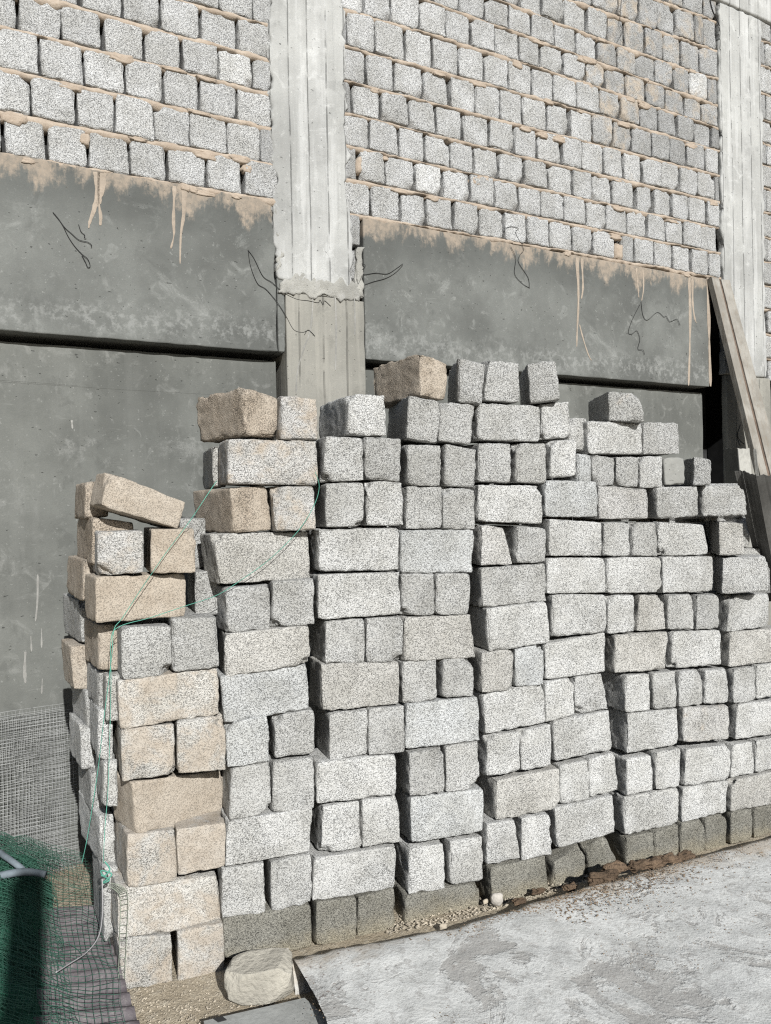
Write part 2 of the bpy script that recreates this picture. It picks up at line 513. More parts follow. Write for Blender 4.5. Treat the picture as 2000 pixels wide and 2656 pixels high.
# ---- the blocks of the wall, header ends outward
BR_VARS = []
for k in range(18):
    Q, F = rough_box((.20, .15, .19), (14, 7, 14), .006 + .004 * random.random(), 40 + k, 1.3, 1.3)
    jx, jz = rng.uniform(-.006, .006, 4), rng.uniform(-.006, .006, 4)      # no two are quite square
    uu, tt = Q[:, 0] / .2, Q[:, 2] / .19
    Q[:, 0] += jx[0] * (1 - uu) * (1 - tt) + jx[1] * uu * (1 - tt) + jx[2] * uu * tt + jx[3] * (1 - uu) * tt
    Q[:, 2] += jz[0] * (1 - uu) * (1 - tt) + jz[1] * uu * (1 - tt) + jz[2] * uu * tt + jz[3] * (1 - uu) * tt
    if k % 3 == 0:                                     # one broken corner
        cx, cz = random.choice((0, .2)), random.choice((0, .19))
        d = np.hypot(Q[:, 0] - cx, Q[:, 2] - cz)
        w = np.clip(1 - d / .055, 0, 1)
        Q[:, 1] += np.where(Q[:, 1] < .1, w * .06, 0)
    m = mesh_of('brick', Q, F)
    m.materials.append(M_block)
    BR_VARS.append(m)
TH = math.atan2(WD[1], WD[0])
brick_count = 0
def add_brick(panel, s0, s1, z0, z1, o, tan=0.0, tone=None):
    global brick_count
    P = wpt(s0, z0, o)
    par = panel.matrix_basis.translation + building.matrix_basis.translation
    b = bpy.data.objects.new('brick', random.choice(BR_VARS))
    COL.objects.link(b)
    b.parent = panel
    b.location = [float(P[i] - par[i]) for i in range(3)]
    b.rotation_euler = (random.uniform(-.012, .012), random.uniform(-.012, .012), TH + random.uniform(-.03, .03))
    b.scale = ((s1 - s0) / .20, 1, (z1 - z0) / .19)
    t = tone if tone else random.uniform(.50, .57)
    b.color = (t, t * 1.005, t * .995, tan)
    brick_count += 1

def rows(panel, table, reg, smin, smax):
    for k, spec in table.items():
        for a, b in spec:
            zc = BED0 + BEDH * (k - .5)
            def s_at(xz):
                x = reg[0] + reg[1] * xz
                s = 1.0
                for _ in range(6):                     # find the point of this course on the sight line
                    y = proj(wpt(s, zc))[1]
                    s = wsz(x, y)[0]
                return s
            s0, s1 = s_at(a), s_at(b)
            s0, s1 = max(s0, smin), min(s1, smax)
            s0, s1 = s0 + random.uniform(0, .004), s1 - random.uniform(0, .005)
            if s1 - s0 < .03: continue
            zb = bed(k - 1, (s0 + s1) / 2) + random.uniform(.002, .008)
            zt = bed(k, (s0 + s1) / 2) - random.uniform(.004, .018)
            px = proj(wpt((s0 + s1) / 2, zc))
            tan = .16 + .12 * random.random()
            d = abs(px[0] - (1600 - .12 * (px[1] - 200)))
            if px[1] < 400 and d < 60: tan = .50
            elif px[1] < 300 and px[0] > 1640: tan = .36 + .12 * random.random()
            elif d < 110 and px[1] < 500: tan = .34
            tone = None
            if px[0] > 1560 and px[1] < 420: tone = random.uniform(.38, .46)
            if random.random() < .035: tone = .68
            add_brick(panel, s0, s1, zb, zt, random.uniform(-.007, .006), tan, tone)

LT = {1: [(-330, -150), (-145, 5), (20, 200), (207, 378), (385, 558), (565, 720), (725, 885), (897, 1045), (1058, 1200)],
      2: [(-260, -66), (-60, 130), (135, 325), (330, 492), (498, 662), (667, 817), (822, 980), (985, 1125), (1128, 1185)],
      3: [(-230, -40), (-32, 165), (175, 360), (366, 541), (546, 703), (708, 860), (865, 1018), (1022, 1175)],
      4: [(-300, -105), (-98, 70), (80, 262), (268, 440), (448, 620), (625, 780), (787, 940), (945, 1090), (1096, 1175)],
      5: [(-210, -30), (-25, 153), (160, 340), (350, 525), (535, 692), (700, 860), (865, 1022), (1028, 1180)],
      6: [(90, 265), (272, 445), (452, 620), (626, 788), (795, 945), (950, 1090), (1096, 1175)],
      7: [(350, 520), (526, 690), (697, 860), (866, 1020), (1026, 1175)]}
rows(panels['left'], LT, (0, .6002), S_L0, S_L1)
RT = {1: [(-10, 90), (95, 206), (212, 309), (315, 416), (421, 515), (522, 612), (618, 705), (711, 798), (803, 883), (889, 966), (973, 1051), (1082, 1126), (1131, 1205), (1210, 1279), (1285, 1350), (1354, 1420), (1426, 1487)],
      2: [(-15, 40), (50, 150), (155, 268), (273, 372), (378, 479), (485, 575), (579, 672), (676, 760), (764, 850), (855, 933), (940, 1018), (1023, 1100), (1104, 1175), (1182, 1250), (1254, 1320), (1324, 1390), (1394, 1455), (1459, 1492)],
      3: [(-20, 85), (91, 200), (206, 303), (311, 405), (411, 497), (502, 593), (601, 692), (698, 788), (794, 880), (886, 962), (966, 1040), (1046, 1122), (1141, 1200), (1212, 1272), (1276, 1340), (1346, 1412), (1419, 1482)],
      4: [(-30, 16), (22, 130), (135, 241), (245, 348), (352, 450), (459, 558), (562, 655), (660, 748), (753, 840), (846, 920), (924, 1005), (1011, 1083), (1088, 1158), (1166, 1235), (1239, 1308), (1312, 1378), (1381, 1445), (1449, 1478)],
      5: [(-28, 71), (78, 183), (188, 298), (303, 400), (406, 503), (509, 600), (604, 688), (693, 785), (791, 872), (878, 962), (968, 1045), (1050, 1120), (1126, 1195), (1199, 1265), (1271, 1330), (1336, 1405), (1411, 1474)],
      6: [(-40, 0), (5, 108), (113, 225), (229, 333), (338, 437), (441, 538), (543, 632), (636, 725), (731, 812), (818, 902), (906, 988), (993, 1070), (1076, 1150), (1154, 1222), (1228, 1295), (1301, 1362), (1368, 1430), (1434, 1472)],
      7: [(-40, 60), (66, 170), (176, 282), (286, 385), (389, 485), (491, 578), (583, 675), (681, 760), (764, 852), (858, 940), (944, 1015), (1019, 1095), (1099, 1175), (1181, 1250), (1254, 1322), (1327, 1392), (1397, 1466)],
      8: [(120, 225), (230, 335), (340, 440), (444, 540), (546, 632), (636, 722), (727, 812), (816, 900), (904, 980), (986, 1060), (1066, 1133), (1137, 1210), (1214, 1280), (1284, 1345), (1349, 1415), (1419, 1464)],
      9: [(490, 585), (590, 680), (685, 764), (769, 850), (854, 940), (946, 1020), (1026, 1090), (1096, 1168), (1173, 1240), (1244, 1312), (1317, 1385), (1389, 1462)],
      10: [(800, 880), (885, 960), (966, 1066), (1071, 1145), (1149, 1218), (1222, 1285), (1291, 1365), (1369, 1400), (1404, 1462)],
      11: [(1060, 1140), (1146, 1206), (1211, 1246), (1251, 1320), (1324, 1400), (1404, 1462)]}
rows(panels['mid'], RT, (900, .6603), S_R0, S_R1)
for k in range(1, 12):                                 # strip at the right edge of the picture
    s = S_Q0 - .12 + .10 * (k % 2)
    for q in range(2):
        zc = (bed(k - 1, s) + .012, bed(k, s) - .012)
        add_brick(panels['right'], max(S_Q0 + .005, s), s + .19, zc[0], zc[1], random.uniform(-.006, .008), .22)
        s += .205
# courses of the right strip go on down beside the lower column
for k in range(-3, 1):
    s = S_Q0 - .02 + .09 * (k % 2)
    for q in range(2):
        add_brick(panels['right'], s, s + .19, bed(k - 1, s) + .012, bed(k, s) - .012, random.uniform(-.006, .006), .2)
        s += .205
# one block end left below the bed beside the column
add_brick(panels['mid'], .742, .835, BED0 - .20, BED0 - .012, .004, .2)
add_brick(panels['mid'], .742, .82, BED0 - .42, BED0 - .225, -.01, .3)

# ---- mortar beds between the courses
def mortar_bed(panel, s0, s1, k, seed, thick=.017):
    n = max(6, int((s1 - s0) / .022))
    S = np.linspace(s0, s1, n)
    A = np.stack([S / .10, np.full(n, k * 3.1), np.full(n, seed)], 1)
    up = np.maximum(.001, .35 * thick * (.6 + 1.2 * vnoise(A * .8, seed) + .9 * vnoise(A * 3.3, seed + 1)))
    dn = np.maximum(.004, thick * (1.05 + .95 * vnoise(A * .6, seed + 2) + .75 * vnoise(A * 3.1, seed + 3)))
    fr = -.001 + .008 * vnoise(A * .8, seed + 4) + .008 * vnoise(A * 3.7, seed + 5)
    V, F = [], []
    for i, s in enumerate(S):
        zc = bed(k, s)
        f0 = fr[i]
        prof = [(-dn[i] * .8, -.12), (-dn[i], f0 - .012), (-dn[i] * .4, f0), (up[i] * .5, f0 - .001), (up[i], f0 - .012), (up[i] * .8, -.12)]
        for dz, o in prof: V.append(wpt(s, zc + dz, o))
    for i in range(n - 1):
        for j in range(5):
            a = i * 6 + j
            F.append((a, a + 6, a + 7, a + 1))
    return part('mortar_bed', V, F, M_mortar, panel)
for k in range(0, 8): mortar_bed(panels['left'], S_L0, S_L1 + .02, k, 11 + k, .025 if k < 5 else .021)
for k in range(0, 12): mortar_bed(panels['mid'], S_R0 - .0, S_R1 + .01, k, 31 + k, .0195)
for k in range(-3, 12): mortar_bed(panels['right'], S_Q0, S_Q1, k, 61 + k, .015)
# trowelled mortar fills between some blocks
def mortar_patch(panel, s0, s1, z0, z1, seed, front=.006):
    V, F = [wpt((s0 + s1) / 2, (z0 + z1) / 2, front)], []
    n, R_ = 22, (.45, .8, 1.0)
    th = np.linspace(0, 2 * np.pi, n, endpoint=False)
    wob = 1 + .30 * vnoise(np.stack([np.cos(th) * 1.6 + seed, np.sin(th) * 1.6, th * 0], 1), seed) + .22 * vnoise(np.stack([np.cos(th) * 5 + seed, np.sin(th) * 5, th * 0], 1), seed + 1)
    for q, r in enumerate(R_):
        for k in range(n):
            o = front + .003 * vnoise(np.array([[r * math.cos(th[k]) * 4 + seed, r * math.sin(th[k]) * 4, 1.0]]), seed)[0] if q < 2 else -.03
            ex = np.sign(math.cos(th[k])) * abs(math.cos(th[k])) ** .6, np.sign(math.sin(th[k])) * abs(math.sin(th[k])) ** .6
            V.append(wpt((s0 + s1) / 2 + (s1 - s0) / 2 * r * wob[k] * ex[0], (z0 + z1) / 2 + (z1 - z0) / 2 * r * wob[k] * ex[1], o))
    for k in range(n):
        k2 = (k + 1) % n
        F.append((0, 1 + k, 1 + k2))
        for q in range(2): F.append((1 + q * n + k, 1 + (q + 1) * n + k, 1 + (q + 1) * n + k2, 1 + q * n + k2))
    part('mortar_patch', V, F, M_mortar, panel)
def patch_px(panel, x0, y0, x1, y1, seed):
    a, b = wsz(x0, y1), wsz(x1, y0)
    mortar_patch(panel, a[0], b[0], a[1], b[1], seed)
patch_px(panels['mid'], 1597, 632, 1614, 672, 3)
patch_px(panels['mid'], 925, 405, 938, 450, 4)
patch_px(panels['left'], 205, 345, 235, 376, 5)
patch_px(panels['left'], 0, 298, 75, 318, 6)
patch_px(panels['mid'], 1225, 462, 1275, 480, 7)
patch_px(panels['mid'], 1480, 525, 1515, 540, 8)
patch_px(panels['left'], 628, 428, 655, 446, 9)

for q in range(64):                                    # squeezed-out lumps and smears along the joints
    if q < 20: pn, s = 'left', random.uniform(-1.25, S_L1 - .05)
    else: pn, s = 'mid', random.uniform(S_R0 + .05, S_R1 - .06)
    k = random.randint(0, 6 if pn == 'left' else 10)
    w_, h_ = random.uniform(.025, .085), random.uniform(.014, .034)
    z = bed(k, s) - random.uniform(.0, .03)
    mortar_patch(panels[pn], s - w_, s + w_, z - h_, z + h_ * .6, 200 + q, random.uniform(.004, .009))
# the same blocks go on past both edges of the picture
def brick_field(panel, s0, s1, k0, k1, seed):
    Vs, Fs, n0 = [], [], 0
    U, F = lattice(3, 2, 3)
    for k in range(k0, k1 + 1):
        s = s0 + .1 * (k % 2)
        while s < s1:
            z0, z1 = bed(k - 1, s) + .006, bed(k, s) - .012
            o = random.uniform(-.006, .006)
            Q = U * np.array([.19, .12, z1 - z0])
            Vs.append(WP + np.outer(s + Q[:, 0], WD) + np.outer(o - Q[:, 1], WN) + np.outer(z0 + Q[:, 2], [0, 0, 1.0]))
            Fs.append(F + n0); n0 += len(U); s += .206
    o = part('brick', np.concatenate(Vs), np.concatenate(Fs), M_block, panel, smooth=False)
    o.color = (.52, .52, .51, .2); o['kind'] = 'stuff'
brick_field(panels['right'], S_Q0 + .295, S_Q1 - .2, -2, 11, 1)
brick_field(panels['left'], S_L0 + .02, S_L0 + .42, 1, 7, 2)
brick_field(panels['left'], S_L0 + .02, S_L1 - .2, 8, 11, 3)

# ---- columns, beams, recessed panels
wall_box('column', .255, .765, 3.27, 6.4, -.35, .011, M_column, building, .016, .012, 1.0, 1.2, 71, edge=.022, grooves=(.13, .245, .36, .44))
wall_box('rough_ledge', .285, .835, 3.185, 3.30, -.2, .014, M_rough, building, .013, .010, 3.5, 2.0, 73, edge=.022, zedge=.03)
wall_box('lower_column', .318, .852, -.2, 3.20, -.35, .006, M_lower, building, .06, .006, .5, .6, 75, grooves=(.16, .33, .42))
wall_box('column', 4.285, 4.835, 2.95, TOPZ - .005, -.05, .02, M_column, building, .03, .012, 1.0, 1.0, 77, edge=.015, grooves=(.12, .25, .40))
wall_box('lower_column', 4.31, 4.90, -.2, 2.95, -.05, .008, M_lower, building, .08, .008, .6, .6, 79)
wall_box('roof_beam', -2.3, 6.4, TOPZ, 6.55, -.35, .03, M_column, building, .09, .012, 1.2, 1.0, 81)
BZ = 2.832
wall_box('concrete_beam', -2.3, .262, BZ, BED0 - .012, -.35, .0, M_beam, building, .05, .006, .5, .7, 83, edge=.012, edge_sides=(0, 1), origin=wpt(-1, BED0 - .012, 0))
wall_box('beam_end', .268, .315, BZ, 3.30, -.35, -.001, M_beam, building, .03, .006, .6, .7, 84, origin=wpt(.29, BED0 - .012, 0))
wall_box('concrete_beam', .858, 4.105, BZ, BED0 - .012, -.35, .0, M_beam, building, .05, .006, .5, .7, 85, origin=wpt(2.2, BED0 - .012, 0))
wall_box('rough_joint', .262, .292, 3.30, BED0 - .02, -.3, .010, M_rough, building, .015, .012, 3, 2, 86, edge=.012)
wall_box('rough_joint', .80, .854, 3.22, 3.55, -.3, .008, M_rough, building, .015, .012, 3, 2, 87, edge=.012)
RD = -.095
wall_box('recess_panel', -2.3, .286, -.2, BZ - .035, -.17, RD, M_panel, building, .08, .005, .5, .3, 89)
RS = wsz(1824, 1100, RD)[0]
wall_box('recess_panel', .882, RS, -.2, BZ - .035, -.17, RD, M_panel, building, .08, .005, .5, .6, 91)
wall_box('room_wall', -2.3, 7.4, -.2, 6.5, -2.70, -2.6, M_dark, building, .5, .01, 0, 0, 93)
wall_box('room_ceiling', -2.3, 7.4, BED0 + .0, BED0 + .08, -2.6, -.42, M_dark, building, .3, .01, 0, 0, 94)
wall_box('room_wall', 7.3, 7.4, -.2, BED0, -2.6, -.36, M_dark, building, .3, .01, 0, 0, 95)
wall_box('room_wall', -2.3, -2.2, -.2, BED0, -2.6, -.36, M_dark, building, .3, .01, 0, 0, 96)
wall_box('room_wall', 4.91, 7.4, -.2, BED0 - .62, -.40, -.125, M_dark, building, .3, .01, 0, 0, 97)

# ---- dried mortar runs on the beam
def drip(pts, w0, w1, o=.0015, base=0.0, mat=None):
    s_, z_ = wsz(*pts[0])
    top = proj(wpt(s_, BED0 - .03))
    if base == 0 and z_ > BED0 - .45: pts = [(pts[0][0], top[1])] + pts
    pts = smooth_path([np.array([*wsz(x, y, base), 0]) for x, y in pts], 5)
    n = len(pts)
    V, F = [], []
    for i, p in enumerate(pts):
        w = (w0 + (w1 - w0) * i / (n - 1)) * (1 + .45 * vnoise(np.array([[i * .5, w0 * 900, p[0]]]), 3)[0] + .3 * vnoise(np.array([[i * 1.7, w0 * 900, p[0]]]), 4)[0]) / 2
        if i == n - 1: w *= .6
        elif i >= n - 3: w = max(w, .0045)
        for q, oo in ((-1, 0), (-.55, o), (.55, o), (1, 0)):
            V.append(wpt(p[0] + q * w, p[1], base + oo + .0012))
    for i in range(n - 1):
        for j in range(3):
            a = i * 4 + j
            F.append((a + 4, a + 5, a + 1, a))
    part('mortar_drip', V, F, mat or M_drip, building)
for pts, a, b in [([(250, 452), (252, 500), (245, 540), (233, 575), (230, 592)], .03, .008),
                  ([(256, 520), (261, 560), (260, 585)], .022, .010),
                  ([(262, 452), (258, 505), (254, 530)], .05, .03),
                  ([(452, 500), (450, 570), (451, 610), (443, 645)], .022, .008),
                  ([(478, 505), (476, 560), (469, 610), (467, 684)], .034, .006),
                  ([(1497, 685), (1500, 740), (1500, 800), (1497, 855), (1496, 900)], .034, .010),
                  ([(1510, 690), (1512, 745), (1508, 775)], .030, .008),
                  ([(1503, 842), (1513, 880), (1526, 920), (1534, 935)], .012, .010),
                  ([(1651, 705), (1655, 750), (1657, 772)], .022, .010),
                  ([(1668, 705), (1669, 750), (1664, 780)], .022, .010),
                  ([(1788, 730), (1790, 800), (1789, 900), (1786, 1000)], .034, .020),
                  ([(1796, 735), (1797, 790), (1803, 830), (1808, 838)], .026, .010),
                  ([(1836, 722), (1838, 800), (1840, 900), (1843, 1002)], .034, .030)]:
    drip(pts, a, b)

M_splash = simple('lime_splash', (.29, .285, .268), .95, .003, 60, .2)
for pts, a, b in [([(0, 990), (130, 998), (280, 1008), (420, 1016), (545, 1023)], .016, .006), ([(0, 986), (90, 992), (200, 1000)], .022, .008)]:
    drip(pts, a, b, .001, RD, M_splash)
for pts, a, b in [([(98, 1490), (97, 1560), (92, 1612)], .010, .006), ([(66, 1690), (64, 1740), (66, 1772)], .012, .016), ([(108, 1630), (108, 1680)], .006, .004),
                  ([(80, 1650), (82, 1690)], .004, .003), ([(110, 1760), (108, 1800)], .004, .003), ([(186, 1090), (188, 1112)], .012, .006)]:
    drip(pts, a, b, .001, RD, M_splash)
for pts, a, b in [([(812, 770), (806, 850), (790, 900), (772, 960), (768, 1020)], .010, .005), ([(868, 740), (872, 850), (870, 960)], .018, .010), ([(918, 755), (921, 830), (920, 870)], .012, .006)]:
    drip(pts, a, b, .001, .006, M_splash)

# ================================================================ the stack of loose blocks
REG = {'A': (150, 950, 700 / 1666), 'B': (800, 880, 700 / 1666), 'C': (1400, 1000, 600 / 1666), 'D': (150, 1550, 700 / 1666),
       'E': (550, 1450, 750 / 1666), 'F': (1200, 1500, 800 / 1666), 'G': (550, 1950, 750 / 1666), 'H': (1200, 1900, 800 / 1666),
       'L': (0, 1150, 800 / 1666), 'M': (0, 1800, 800 / 1666), 'N': (140, 1200, 400 / 1666), 'O': (140, 1600, 300 / 1659),
       'P': (160, 1950, 300 / 1659), 'S': (1800, 1150, 200 / 737), 'T': (1000, 1300, 450 / 948)}
